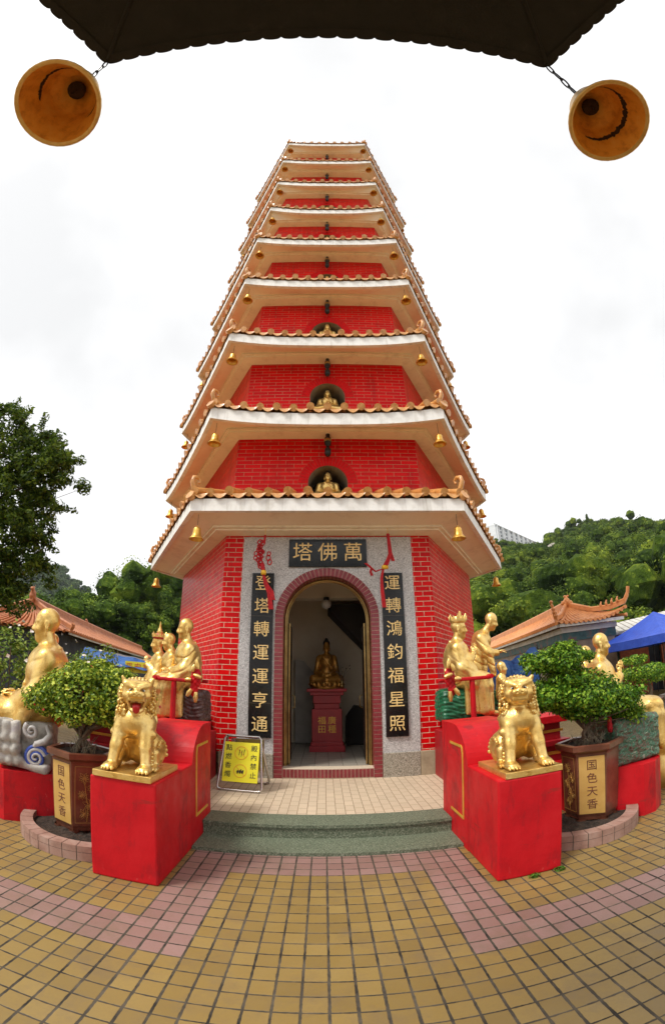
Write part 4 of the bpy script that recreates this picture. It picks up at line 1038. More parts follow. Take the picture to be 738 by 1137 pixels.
# seats of the plinth statues
def rock(name, label, loc, rx, ry, h_, mat, seed, cat='rock', k=1.):
    rnd = random.Random(seed); r = thing(name, label, cat, loc)
    pr = [('b', (0, 0, h_ / 2), (rx - .06, ry - .06, h_ / 2 - .05), .05, None, .03)] + [('e', (0, 0, h_ * .5), (rx * 1.02, ry * 1.02, h_ * .62), None, .05)]
    pr += [('-b', (0, 0, h_ + .25), (2, 2, .25), 0, None, .01), ('-b', (0, 0, -.25), (2, 2, .25), 0, None, .01)]
    def fold(x, y, z):
        a = np.arctan2(y, x)
        return k * (.004 * np.sin(z * 75 + 2 * np.sin(a * 3 + seed)) + .005 * np.sin(z * 140 + 3 * np.sin(a * 5 + seed) + a * 2) + .007 * np.sin(a * 5 + z * 9 + seed) + .004 * np.sin(a * 19 + z * 30))
    solid('stone', pr, .010, mat, r, fold); return r
rock('sitting_rock', 'dark brown ribbed stone seat under the monk nearest the left pagoda corner', (-1.60, 1.86, .985), .23, .22, .38, 'brown_stone', 1, 'stone seat')
rock('sitting_rock', 'dark brown stone seat under the leaning monk in the left group', (-1.92, 2.22, .985), .2, .18, .34, 'brown_stone', 2, 'stone seat')
rock('sitting_rock', 'dark brown stone seat under the statue with the spired crown', (-2.26, 2.58, .985), .2, .18, .30, 'brown_stone', 3, 'stone seat')
g = rock('sitting_rock', 'glossy green rock seat under the crowned statue right of the pagoda', (1.60, 1.92, .985), .27, .22, .38, 'green_glaze', 4, 'stone seat')
rock('sitting_rock', 'glossy green rock behind the right lion below the leaning monk', (2.05, 2.35, .985), .26, .22, .30, 'green_glaze', 6, 'stone seat')
rock('sitting_rock', 'round mottled green rock seat on the right red plinth', (2.86, .50, .49), .29, .26, .44, 'green_stone', 5, 'stone seat', .55)
# red chairs with dragon-head ends
def chair(name, label, loc, rz, sg):
    r = thing(name, label, 'chair', loc, rz)
    for s_ in (-1, 1):
        g = MB(); g.tube([(-.02, s_ * .27, .0), (-.02, s_ * .27, .47)], .032, 8); g.build('post', 'red_paint', r)
        g = MB(); g.box((-.26, s_ * .27 - .035, .47), (.20, s_ * .27 + .035, .51), bev=.012); g.tube([(.19, s_ * .27 - .06, .50), (.19, s_ * .27 + .06, .50)], .024, 8); a = g.build('armrest', 'red_paint', r)
        if s_ != sg: continue
        solid('dragon_head', [('e', (-.27, s_ * .27, .52), (.06, .045, .11), None, .02), ('e', (-.25, s_ * .27, .40), (.045, .035, .09), None, .02)], .009, 'red_paint', r, lambda x, y, z: .006 * np.sin(x * 120) * np.sin(z * 110))
        g = MB()
        for (dx, dz, l_, an) in ((-.03, .13, .09, .2), (.03, .10, .07, -.3), (-.06, .03, .08, 1.2), (-.02, -.14, .10, 3.1), (.04, -.11, .08, 2.6), (.05, .0, .06, 1.6)):
            c = Vector((-.27 + dx, s_ * .27 - s_ * 0 , .50 + dz)); d = Vector((math.sin(an), 0, math.cos(an)))
            g = MB(); g.tube([c - d * .01 + Vector((0, sg * .045, 0)), c + d * l_ * .5 + Vector((0, sg * .05, 0)), c + d * l_ + Vector((0, sg * .045, 0))], [.02, .028, .014], 8)
            g.build('gold_ornament', 'gold', r)
    return r
chair('red_armchair', 'red armchair with gold dragon ornaments around the monk by the left corner', (-1.66, 1.66, .985), R(180), 1)
chair('red_armchair', 'red armchair with gold dragon ornaments around the right crowned statue', (1.60, 1.62, .985), 0, -1)
# carved stone with painted swirls
r = thing('carved_stone', 'grey carved block with blue and white swirls on the left red plinth', 'stone seat', (-2.79, .44, .475), R(24))
def bf(x, y, z): return .003 * np.sin(x * 30 + 2 * np.sin(z * 14)) + .003 * np.sin(z * 50 + y * 30 + 3 * np.sin(x * 12))
pr = [('b', (.0, .03, .235), (.22, .13, .19), .04, None, .02)]
for x_, rr in ((-.25, .05), (-.17, .052), (-.085, .05)):
    pr += [('c', (x_, -.19, .42), (x_, -.21, .29), rr, rr * 1.05, .01), ('e', (x_ + .01, -.20, .20), (rr * 1.1, .07, .075), None, .015), ('e', (x_ + .04, -.19, .09), (rr * 1.1, .07, .06), None, .02)]
pr += [('c', (.0, -.17, .06), (.2, -.19, .04), .05, .06, .03), ('-b', (0, 0, .49), (1, 1, .02), .01, None, .01)]
solid('block', pr, .0085, 'grey_carved', r, bf)
def spiral(cx, cz, r0, turns, y, n=46, dirn=1, ph=0): return [(cx + dirn * (r0 * (1 - t / (n + 4))) * math.cos(ph + t / n * turns * 2 * PI), y - .02 * t / n, cz + (r0 * (1 - t / (n + 4))) * math.sin(ph + t / n * turns * 2 * PI)) for t in range(n)]
g = MB(); g.tube(spiral(.12, .14, .115, 2.0, -.205, ph=.4), [.024 - .014 * t / 46 for t in range(46)], 8); g.build('swirl', 'blue_glaze', r)
g = MB(); g.tube(spiral(.12, .14, .088, 1.9, -.212, ph=.3), [.02 - .01 * t / 46 for t in range(46)], 8); g.build('swirl', 'white_glaze', r)
g = MB(); g.tube(spiral(.07, .385, .07, 1.6, -.205, ph=2.2), [.026 - .014 * t / 46 for t in range(46)], 8); g.tube([(.21, -.2, .45), (.25, -.21, .37), (.2, -.215, .3), (.12, -.215, .27), (.10, -.21, .24)], [.02, .03, .035, .03, .02], 8); g.build('swirl', 'white_glaze', r)
# ------------------------------------------------------------------ foliage
def leaves(name, blobs, size, mat, parent=None, seed=1, aspect=.55, up=.5, shell=.55, jitter=.6, droop=0, mats2=None, frac2=0):
    """blobs: (x,y,z, rx,ry,rz, n). Leaf-sized folded faces spread through each clump"""
    rg = np.random.default_rng(seed); P = []; N = []
    for (x, y, z, rx, ry, rz, n) in blobs:
        d = rg.normal(size=(n, 3)); d /= np.linalg.norm(d, axis=1)[:, None]
        rad = shell + (1 - shell) * rg.random((n, 1)) ** .6
        rad *= 1 + .10 * np.sin(7 * d[:, :1] + x * 5) * np.sin(6 * d[:, 1:2] + z * 3)
        P.append(np.array([x, y, z]) + d * rad * np.array([rx, ry, rz])); N.append(d)
    P = np.concatenate(P); N = np.concatenate(N); n = len(P)
    N = N + np.array([0, 0, up]) + rg.normal(size=(n, 3)) * jitter; N /= np.linalg.norm(N, axis=1)[:, None] + 1e-9
    T = rg.normal(size=(n, 3)); T -= (T * N).sum(1)[:, None] * N; T[:, 2] -= droop; T /= np.linalg.norm(T, axis=1)[:, None] + 1e-9
    B = np.cross(N, T); l = size * rg.uniform(.65, 1.25, (n, 1)); w = l * aspect * .5
    V = np.stack([P - T * l * .5, P + B * w + N * w * .35, P + T * l * .5, P - B * w + N * w * .35], 1).reshape(-1, 3)
    F = np.arange(n * 4).reshape(-1, 4)
    mi = None
    if mats2: mi = (rg.random(n) < frac2).astype(int)
    return np_mesh(name, V, F, [mat] + ([mats2] if mats2 else []), parent, smooth=False, mi=mi)
def clumps(c, r, n, cr, seed, per):
    """small clumps scattered over an ellipsoid, for an uneven crown"""
    rg = random.Random(seed); out = []
    for i in range(n):
        while True:
            d = Vector((rg.gauss(0, 1), rg.gauss(0, 1), rg.gauss(0, 1))); 
            if d.length > .1: break
        d.normalize(); k = rg.uniform(.45, .88); q = cr * rg.uniform(.7, 1.3)
        out.append((c[0] + d.x * r[0] * k, c[1] + d.y * r[1] * k, c[2] + d.z * r[2] * k, q, q, q * .75, per))
    return out
# ------------------------------------------------------------------ flower pots with bonsai
def hexpts(r, a0): return [(r * math.cos(a0 + k * PI / 3), r * math.sin(a0 + k * PI / 3)) for k in range(6)]
def make_pot(name, label, loc, a0, text_side, pic_side, yellow=True):
    p = thing(name, label, 'flower pot', loc); g = MB()
    prof = [(.23, 0), (.235, .03), (.245, .05), (.268, .60), (.272, .615), (.318, .645), (.322, .69), (.305, .70), (.27, .695), (.262, .62)]
    rows = [[(x, y, z) for x, y in hexpts(r, a0)] for r, z in prof]
    for A, B in zip(rows, rows[1:]):
        for k in range(6): g.add([A[k], A[(k + 1) % 6], B[(k + 1) % 6], B[k]], [(0, 1, 2, 3)])
    g.add([q for q in rows[0]], [(5, 4, 3, 2, 1, 0)])
    g.build('pot_body', 'pot_brown', p)
    for k in range(6):
        x, y = hexpts(.2, a0)[k]; f = MB(); f.lathe([(.05, -.0), (.05, -.03), (.035, -.05), (.04, -.062), (0, -.062)], 10, (x, y, .01)); f.build('foot', 'pot_brown', p)
    g = MB(); g.add([(x, y, .665) for x, y in hexpts(.27, a0)], [tuple(range(6))]); g.build('soil', 'soil', p)
    def panel(side, fn):
        A, B = hexpts(.2455, a0)[side], hexpts(.2455, a0)[(side + 1) % 6]; C_, D = hexpts(.2675, a0)[side], hexpts(.2675, a0)[(side + 1) % 6]
        nx, ny = (A[0] + B[0]) / 2, (A[1] + B[1]) / 2; l = math.hypot(nx, ny); nx, ny = nx / l, ny / l
        ang = math.atan2(ny, nx) + PI / 2
        tilt = -math.atan((.268 - .245) * H3 / .55)
        Mx = Matrix.Translation((nx * (.2565 * H3 + .004), ny * (.2565 * H3 + .004), .33)) @ Matrix.Rotation(ang, 4, 'Z') @ Matrix.Rotation(PI / 2 - tilt, 4, 'X')
        fn(Mx)
    def yel(Mx):
        g = MB(); g.box((-.114, -.268, -.006), (.114, .262, .002), M=Mx); a = g.build('panel', 'pot_ochre', p)
        lettering('lettering', '国色天香', .100, 'pot_brown', a, Mx @ Matrix.Translation((0, .178, .003)), .0015, spacing=.120)
    def pic(Mx, seed):
        rnd = random.Random(seed); g = MB(); z = .004
        def fr(x0, y0, x1, y1): g.tube([Mx @ Vector((x0, y0, z)), Mx @ Vector((x1, y1, z))], .002, 4)
        for s_ in (-1, 1): fr(s_ * .1, -.25, s_ * .1, .25); fr(-.1, s_ * .25, .1, s_ * .25)
        for cx, cy, rr in ((-.02, .15, .055), (.045, .06, .05), (-.04, .0, .045), (.03, -.09, .075), (-.02, -.17, .05)):
            for q in range(9):
                a = q / 9 * 2 * PI + rnd.uniform(-.2, .2); l_ = rr * rnd.uniform(.8, 1.15); sp = .32
                pts = [(cx, cy), (cx + l_ * .6 * math.cos(a - sp), cy + l_ * .6 * math.sin(a - sp)), (cx + l_ * math.cos(a), cy + l_ * math.sin(a)), (cx + l_ * .6 * math.cos(a + sp), cy + l_ * .6 * math.sin(a + sp)), (cx, cy)]
                g.tube([Mx @ Vector((max(-.095, min(.095, u)), max(-.245, min(.245, v)), z)) for u, v in pts], .0023, 4)
        g.tube([Mx @ Vector((x_, y_, z)) for x_, y_ in ((.0, -.24), (.01, -.1), (-.01, .05), (-.02, .12))], .003, 4)
        g.build('flower_drawing', 'pot_gold_line', p)
    panel(text_side, yel); 
    for s_ in range(6):
        if s_ == text_side: continue
        if s_ % 2 == text_side % 2: panel(s_, yel) if False else None
    for s_ in pic_side: panel(s_, lambda M_: pic(M_, s_ + 3))
    return p
PL = (-2.115, .335, .085); PR = (2.37, .375, .085)
# sides run from corner k to k+1, corners at a0 + 60k
make_pot('flower_pot', 'brown hexagonal pot with ochre calligraphy panel left of the left lion', PL, R(-140), 0 + 0, (1,))
make_pot('flower_pot', 'brown hexagonal pot with ochre calligraphy panel right of the right lion', PR, R(-150), 0, (5,))
def bonsai(name, label, loc, trunk_top, blobs, size, mat, seed, nleaf, fl=None, twigs=26):
    t = thing(name, label, 'shrub', loc); rnd = random.Random(seed)
    g = MB(); T = Vector(trunk_top)
    for k in range(7):
        a = k / 7 * 2 * PI; o = Vector((math.cos(a) * .055, math.sin(a) * .045, 0)); e = Vector((math.cos(a + 2.2) * .09, math.sin(a + 2.2) * .08, 0))
        g.tube([o * 1.9 + Vector((0, 0, -.02)), o * 1.05 + Vector((0, 0, .06)), T * .45 + o * .5 + Vector((rnd.uniform(-.02, .02), 0, 0)), T + e], [.022, .019, .018, .014], 7)
    g.build('trunk', 'bark', t)
    g = MB()
    for (x, y, z, rx, ry, rz, n) in blobs:
        for q in range(max(3, int(rx * 18))):
            a = rnd.uniform(0, 2 * PI); rr = rnd.uniform(.2, .8)
            p = Vector((x + rx * rr * math.cos(a), y + ry * rr * math.sin(a), z - rz * rnd.uniform(-.1, .5)))
            m = T * .6 + p * .4 + Vector((0, 0, -.03)); g.tube([T * .8, m, p], [.012, .008, .004], 5)
    g.build('branches', 'bark', t)
    g = MB()
    for k in range(twigs):
        a = rnd.uniform(0, 2 * PI); r0 = rnd.uniform(.03, .12); r1 = r0 + rnd.uniform(.02, .12)
        g.tube([(r0 * math.cos(a), r0 * math.sin(a), -.01), ((r0 + r1) / 2 * math.cos(a + .2), (r0 + r1) / 2 * math.sin(a + .2), rnd.uniform(.03, .12)), (r1 * math.cos(a + .5), r1 * math.sin(a + .5), rnd.uniform(.0, .16))], [.004, .003, .002], 4)
    g.build('dry_stems', 'dead_twig', t)
    bl = []
    for i, (x, y, z, rx, ry, rz, n) in enumerate(blobs):
        bl += [(x, y, z, rx * .9, ry * .9, rz * .82, int(n * .35))]; bl += clumps((x, y, z), (rx, ry, rz), 30, .085, seed + i, int(n * .65 / 30))
    leaves('foliage', bl, size, mat, t, seed, .62, .55, .5, .55)
    if fl: leaves('blossom', [(b[0], b[1], b[2], b[3], b[4], b[5], 9) for b in blobs], .03, fl, t, seed + 5, .9, 0, .9, .5)
    return t
bonsai('potted_shrub', 'dense clipped green shrub growing in the pot left of the left lion', (PL[0], PL[1], .75), (0, 0, .22),
       [(.0, .0, .53, .54, .46, .28, 7800), (.36, .02, .52, .34, .36, .23, 3900), (-.36, .0, .42, .30, .32, .18, 2800), (.10, .0, .36, .50, .4, .12, 2800), (.10, .02, .68, .46, .38, .17, 3900)], .037, 'bush_leaf', 11, 0, 'lips_red')
bonsai('potted_bonsai', 'two tiered green bonsai growing in the pot right of the right lion', (PR[0], PR[1], .75), (-.04, 0, .24),
       [(-.08, .0, .47, .56, .44, .18, 7000), (.30, -.02, .37, .36, .34, .17, 3600), (-.25, .04, .82, .37, .34, .16, 4600), (-.46, .0, .50, .27, .3, .13, 2200), (-.14, .02, .64, .34, .32, .11, 2200), (.44, 0, .22, .20, .22, .12, 1100), (.1, -.05, .33, .4, .3, .1, 1600)], .037, 'bonsai_leaf', 12, 0)
tw = thing('red_tassel', 'small red cloth tassel hanging in the stems of the two tiered bonsai', 'tassel', (2.56, .30, .95))
g = MB(); g.lathe([(.0, .03), (.018, .02), (.02, -.01), (.026, -.08), (.02, -.12), (.0, -.125)], 10); g.tube([(0, 0, .02), (0, 0, .16)], .003, 4); g.build('tassel', 'tassel_red', tw)
# curved tile kerbs round the pots, with soil inside
for (cx, cy, r, a0, a1, lab) in ((-1.98, .45, .725, 196, 301, 'curved kerb of brown tiles round the left flower pot'), (2.13, .53, .72, 239, 348, 'curved kerb of brown tiles round the right flower pot')):
    t = thing('tile_kerb', lab, 'kerb', (cx, cy, 0)); n = 11
    g = MB(); m = MB()
    for k in range(n):
        b0 = R(a0 + (a1 - a0) * (k + .03) / n); b1 = R(a0 + (a1 - a0) * (k + .97) / n)
        for (ra, rb, z0, z1) in ((r - .11, r, .002, .070), (r - .11, r, .074, .125)):
            ps = []
            for q in range(4): a = b0 + (b1 - b0) * q / 3; ps.append((rb * math.cos(a), rb * math.sin(a)))
            for q in range(4): a = b1 + (b0 - b1) * q / 3; ps.append((ra * math.cos(a), ra * math.sin(a)))
            if z1 > .1 or True: g.prism(ps, z0, z1)
    ps = [((r - .003) * math.cos(R(a0 + (a1 - a0) * q / 30)), (r - .003) * math.sin(R(a0 + (a1 - a0) * q / 30))) for q in range(31)] + [((r - .107) * math.cos(R(a1 + (a0 - a1) * q / 30)), (r - .107) * math.sin(R(a1 + (a0 - a1) * q / 30))) for q in range(31)]
    m.prism(ps, 0, .121)
    g.build('tiles', 'curb_tile', t); m.build('mortar', 'grout', t)
    so = MB(); nn = 26; V = [(0, 0, .085)]; rn = random.Random(int(cx * 10))
    rings = 7
    for ri in range(1, rings + 1):
        for q in range(nn + 1):
            a = R(a0 - 20 + (a1 - a0 + 40) * q / nn); rr = (r - .105) * ri / rings; V.append((rr * math.cos(a), rr * math.sin(a), .075 + rn.uniform(-.012, .015)))
    F = [(0, 1 + q, 2 + q) for q in range(nn)] + [(1 + (ri - 1) * (nn + 1) + q, 1 + ri * (nn + 1) + q, 2 + ri * (nn + 1) + q, 2 + (ri - 1) * (nn + 1) + q) for ri in range(1, rings) for q in range(nn)]
    so.add(V, F, 0, None, True); so.build('soil', 'soil', t)
# low red plinths
for lab, poly, z in (('low faceted red plinth under the swirl stone at far left', [(-3.9, .30), (-2.83, .12), (-2.68, .21), (-2.05, .62), (-2.05, 1.25), (-3.9, 1.5)], .475), ('low faceted red plinth under the mottled green rock at right', [(2.35, .42), (2.80, .125), (2.95, .14), (3.12, .26), (3.42, .95), (3.3, 1.4), (2.35, 1.4)], .49)):
    t = MB(); cx = sum(p[0] for p in poly) / len(poly); cy = sum(p[1] for p in poly) / len(poly)
    t.prism([(x - cx, y - cy) for x, y in poly], 0, z); tag(t.build('low_plinth', 'red_paint', loc=(cx, cy, 0)), lab, 'plinth')
gb = thing('gold_base', 'round gold foot base beside the low red plinth at far right', 'statue base', (3.62, .85, .0))
g = MB(); g.lathe([(.0, .0), (.22, 0), (.22, .30), (.19, .33), (.19, .40), (.21, .42), (.21, .46), (0, .46)], 22); g.build('base', 'gold', gb)
# ------------------------------------------------------------------ sandwich board
sb = thing('sandwich_board', 'yellow folding notice board with black writing in a steel frame', 'sign', (-1.0, 1.99, ZP), R(-6))
def uframe(y0, y1, w, h_, nm, r_=.014):
    pts = [(-w, y1, h_)]; 
    c = .05
    def at_(z): return y0 + (y1 - y0) * z / h_
    pts = [(-w + .02, at_(h_), h_), (-w - .0, at_(h_ - .03), h_ - .03), (-w - .045, at_(c), c), (-w - .035, at_(.02), .022), (-w + .01, at_(0.01), .014), (w - .01, at_(0.01), .014), (w + .035, at_(.02), .022), (w + .045, at_(c), c), (w, at_(h_ - .03), h_ - .03), (w - .02, at_(h_), h_), (-w + .02, at_(h_), h_)]
    g = MB(); g.tube(pts, r_, 8); return g.build(nm, 'steel', sb)
uframe(-.06, .11, .225, .655, 'front_frame'); uframe(.42, .13, .21, .65, 'back_frame')
tl = math.atan(.17 / .655)
Mb = Matrix.Translation((0, -.06 + .17 * .33 / .655 - .004, .35)) @ Matrix.Rotation(PI / 2 - tl, 4, 'X')
g = MB(); g.box((-.215, -.245, -.004), (.215, .24, .004), M=Mb); bp = g.build('notice_panel', 'yellow_board', sb)
g = MB(); g.box((-.21, .12 + .0, .14), (.21, .13, .60), M=Matrix.Translation((0, .19, 0)) @ Matrix.Rotation(R(0), 4, 'X')); g.build('rear_panel', 'steel', sb)
lettering('lettering', '殿內禁止', .082, 'ink_black', bp, Mb @ Matrix.Translation((.155, .165, .006)), .001, spacing=.108)
lettering('lettering', '點燃香燭', .082, 'ink_black', bp, Mb @ Matrix.Translation((-.155, .165, .006)), .001, spacing=.108)
g = MB()
for cy in (.11, -.11):
    g.tube([Mb @ Vector((.078 * math.cos(a), cy + .078 * math.sin(a), .006)) for a in [2 * PI * q / 28 for q in range(29)]], .0035, 5)
    g.tube([Mb @ Vector((-.055, cy + .055, .006)), Mb @ Vector((.055, cy - .055, .006))], .003, 5)
g.build('prohibition_ring', 'ink_orange', bp)
g = MB()
for dx, z0, z1 in ((-.028, -.03, .04), (0, -.045, .03), (.03, -.025, .045)): g.tube([Mb @ Vector((dx, .11 + z0, .005)), Mb @ Vector((dx + .008, .11 + z1, .005))], [.003, .005], 5)
for dx in (-.03, .0, .028): g.tube([Mb @ Vector((dx, -.14, .005)), Mb @ Vector((dx, -.115, .005)), Mb @ Vector((dx + .012, -.085 - abs(dx) * .4, .005))], [.008, .014, .003], 6)
g.build('pictogram', 'ink_black', bp)
# ------------------------------------------------------------------ red knot tassels at the door
def strands(g, pts, n, sp, rad, rnd, mi=0):
    for k in range(n):
        o = Vector((rnd.uniform(-1, 1), rnd.uniform(-.6, .6), 0)) * sp
        g.tube([Vector(p) + o * (.35 + .65 * i / (len(pts) - 1)) + Vector((rnd.uniform(-.004, .004), 0, 0)) for i, p in enumerate(pts)], rad, 4, mi)
rnd = random.Random(8)
t1 = thing('knot_tassel', 'red knotted cord tassel blown sideways over the left couplet plaque', 'tassel', (-.85, 2.52, 3.63))
g = MB(); g.tube([(0, 0, .03), (0, 0, -.1)], .004, 5); g.build('cord', 'tassel_gold', t1)
g = MB(); g.tube([(0, 0, -.08), (-.01, 0, -.2)], .018, 6)
for k in range(22):
    c = Vector((-.03 + rnd.uniform(-.035, .035) - .03 * math.sin(k * .15), rnd.uniform(-.02, .02), -.17 - k * .018)); rr = rnd.uniform(.018, .036)
    sx = rnd.uniform(-.3, .3); g.tube([c + Vector((rr * math.cos(a) + sx * .02, .012 * math.sin(3 * a), rr * .9 * math.sin(a))) for a in [2 * PI * q / 12 for q in range(13)]], .010, 5)
for cx, cz, rr in ((-.12, -.36, .025), (-.125, -.42, .022), (.06, -.42, .03), (.08, -.48, .028), (.065, -.36, .022), (-.09, -.3, .022)):
    g.tube([(cx + rr * math.cos(a), .01 * math.sin(2 * a), cz + rr * 1.4 * math.sin(a)) for a in [2 * PI * q / 14 for q in range(15)]], .009, 5)
g.tube([(-.03, 0, -.5), (-.0, 0, -.62)], .03, 8)
g.build('knot', 'tassel_red', t1)
g = MB(); g.lathe([(.0, .03), (.035, .03), (.038, 0), (.035, -.03), (0, -.03)], 12, (.0, 0, -.635)); g.build('gold_bead', 'tassel_gold', t1)
g = MB(); strands(g, [(.0, 0, -.66), (.03, 0, -.80), (.09, 0, -.93), (.12, 0, -1.15)], 26, .03, .006, rnd); strands(g, [(.0, 0, -.66), (.05, 0, -.80), (.12, 0, -.9), (.14, 0, -1.02)], 12, .03, .006, rnd); g.build('tassel_fringe', 'tassel_red', t1)
t2 = thing('knot_tassel', 'red twisted cord tassel with a side fringe over the right couplet plaque', 'tassel', (.91, 2.52, 3.63))
g = MB(); g.tube([(0, 0, .03), (0, 0, -.08)], .004, 5); g.build('cord', 'tassel_gold', t2)
g = MB(); strands(g, [(.0, 0, -.06), (.01, 0, -.2), (.015, 0, -.36), (-.02, 0, -.46), (-.06, 0, -.53)], 20, .028, .010, rnd); strands(g, [(.01, 0, -.25), (.035, 0, -.38), (.05, 0, -.47)], 6, .02, .008, rnd); g.build('knot', 'tassel_red', t2)
g = MB(); g.lathe([(.0, .025), (.03, .025), (.033, 0), (.03, -.025), (0, -.025)], 12, (-.08, 0, -.56)); g.lathe([(.0, .025), (.025, .025), (.028, 0), (.025, -.025), (0, -.025)], 12, (-.04, 0.02, -.55)); g.build('gold_bead', 'tassel_gold', t2)
g = MB(); strands(g, [(-.09, 0, -.58), (-.12, 0, -.72), (-.12, 0, -.9), (-.10, 0, -1.13)], 20, .026, .006, rnd); strands(g, [(-.09, 0, -.58), (-.2, 0, -.62), (-.28, 0, -.55), (-.34, 0, -.50)], 9, .016, .007, rnd); strands(g, [(-.26, 0, -.56), (-.27, 0, -.63), (-.25, 0, -.68)], 7, .02, .006, rnd); g.build('tassel_fringe', 'tassel_red', t2)
# ------------------------------------------------------------------ eave of the pavilion overhead, with its two bells
ZE = 4.86; hs_ = 1.445; cyc = -2.880 - hs_ * 2 * H3
pv = thing('pavilion_roof', 'dark underside of a scalloped tile roof overhead at the top edge', 'roof', (0, cyc, ZE))
Rv = hs_ * 2
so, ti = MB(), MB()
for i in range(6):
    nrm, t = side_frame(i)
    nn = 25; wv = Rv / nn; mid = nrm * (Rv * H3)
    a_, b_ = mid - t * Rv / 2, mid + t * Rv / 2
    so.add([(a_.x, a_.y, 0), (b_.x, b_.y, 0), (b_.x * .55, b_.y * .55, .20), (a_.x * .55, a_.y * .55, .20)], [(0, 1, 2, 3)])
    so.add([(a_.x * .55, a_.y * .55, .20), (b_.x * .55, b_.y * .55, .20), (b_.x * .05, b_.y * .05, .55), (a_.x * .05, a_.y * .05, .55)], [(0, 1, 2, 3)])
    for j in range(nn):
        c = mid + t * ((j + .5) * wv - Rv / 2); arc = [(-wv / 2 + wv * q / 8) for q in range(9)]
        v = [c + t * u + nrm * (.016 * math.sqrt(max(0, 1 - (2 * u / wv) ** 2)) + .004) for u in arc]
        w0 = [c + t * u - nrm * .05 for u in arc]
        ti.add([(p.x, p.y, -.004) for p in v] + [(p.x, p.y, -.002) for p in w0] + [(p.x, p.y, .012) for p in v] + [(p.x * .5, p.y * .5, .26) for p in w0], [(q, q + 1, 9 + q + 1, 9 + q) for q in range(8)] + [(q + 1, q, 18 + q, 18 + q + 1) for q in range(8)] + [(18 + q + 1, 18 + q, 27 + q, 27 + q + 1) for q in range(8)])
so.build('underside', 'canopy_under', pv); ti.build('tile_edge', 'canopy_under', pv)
for i in range(6):
    a = -PI / 2 - PI / 6 + i * PI / 3; d = Vector((math.cos(a), math.sin(a), 0))
    g = MB(); g.tube([d * .3 + Vector((0, 0, .42)), d * (Rv * .6) + Vector((0, 0, .185)), d * (Rv - .02) + Vector((0, 0, .005))], [.022, .022, .018], 8); g.build('hip_beam', 'canopy_under', pv)
for i in range(6):
    a = -PI / 2 - PI / 6 + i * PI / 3; c = Vector((math.cos(a), math.sin(a), 0)) * (Rv * .74)
    if i in (3, 4): continue
    g = MB(); g.tube([(c.x, c.y, -ZE), (c.x, c.y, .3)], .11, 16); g.lathe([(.17, 0), (.17, .12), (.12, .2), (.11, .22)], 16, (c.x, c.y, -ZE)); g.build('column', 'red_paint', pv)
def big_bell(label, corner, c, s, tilt):
    b = thing('wind_bell', label, 'bell', c, 0, 'large bells hanging from the pavilion roof')
    prof = [(.0, .0), (.045, 0), (.066, -.010), (.080, -.028), (.086, -.04), (.098, -.075), (.115, -.12), (.134, -.162), (.149, -.180), (.152, -.19), (.147, -.194), (.136, -.188)]
    g = MB(); g.lathe([(r * s, z * s) for r, z in prof], 36); g.build('bell_body', 'bell_bronze', b)
    g = MB(); g.lathe([(r * s, z * s) for r, z in ((.136, -.188), (.122, -.155), (.106, -.12), (.090, -.075), (.080, -.045), (.058, -.04), (.052, -.02), (0, -.016))], 36); g.build('bell_lining', 'bell_inside', b)
    g = MB(); g.lathe([(0, -.018 * s), (.03 * s, -.02 * s), (.034 * s, -.034 * s), (.0, -.04 * s)], 14); g.tube([(0, 0, -.02 * s), (0, 0, -.05 * s), (.012 * s, 0, -.062 * s), (0, 0, -.072 * s), (-.012 * s, 0, -.062 * s), (0, 0, -.05 * s)], .005 * s, 6); g.build('clapper_hook', 'bell_soot', b)
    # ring of flaking soot on the lining
    rn = random.Random(int(c[0] * 100)); g = MB()
    a0 = -2.3 if c[0] > 0 else -3.0; n_ = 90; up_, dn_ = [], []
    for k in range(n_ + 1):
        a = a0 + 4.1 * k / n_; e = math.sin(PI * k / n_) ** .35; w1 = (.006 + .010 * rn.random()) * e; w2 = (.004 + .009 * rn.random()) * e
        for z_, L2 in ((-.108 + w1, up_), (-.108 - w2, dn_)):
            rr = .1005 + (-.108 - z_) * .36; L2.append((rr * s * math.cos(a), rr * s * math.sin(a), z_ * s))
    g.add(up_ + dn_, [(k, k + 1, n_ + 2 + k, n_ + 1 + k) for k in range(n_)])
    g.build('soot_ring', 'bell_soot', b)
    # chain of links up to the roof corner
    g = MB(); A = Vector((0, 0, .0)); B = Vector(corner) - Vector(c); n = 5; L_ = (B - A) / n
    for k in range(n):
        p = A + L_ * (k + .5); up = L_.normalized(); s1 = Vector((1, 0, 0)) if k % 2 else Vector((0, 1, 0)); hl = L_.length * .62
        g.tube([p + up * hl * math.cos(q) + s1 * .013 * math.sin(q) for q in [2 * PI * j / 12 for j in range(13)]], .006, 5)
    g.build('chain', 'black_iron', b); return b
big_bell('large bronze bell hanging from the left corner of the dark roof overhead', (-1.445, -2.88, ZE), (-1.438, -2.827, 4.361), 1.75, 0)
big_bell('large bronze bell hanging from the right corner of the dark roof overhead', (1.445, -2.88, ZE), (1.42, -2.819, 4.118), 1.56, 0)
# weeds at the foot of the right pedestal
for (x, y, n, lab) in ((1.40, -.43, 60, 'small tuft of weeds at the foot of the right lion pedestal'), (1.60, -.42, 70, 'larger weed tuft at the outer corner of the right lion pedestal')):
    t = thing('weed_tuft', lab, 'weed', (x, y, 0)); leaves('blades', [(0, 0, .015, .045, .02, .018, n)], .028, 'grass_leaf', t, int(x * 10), .4)
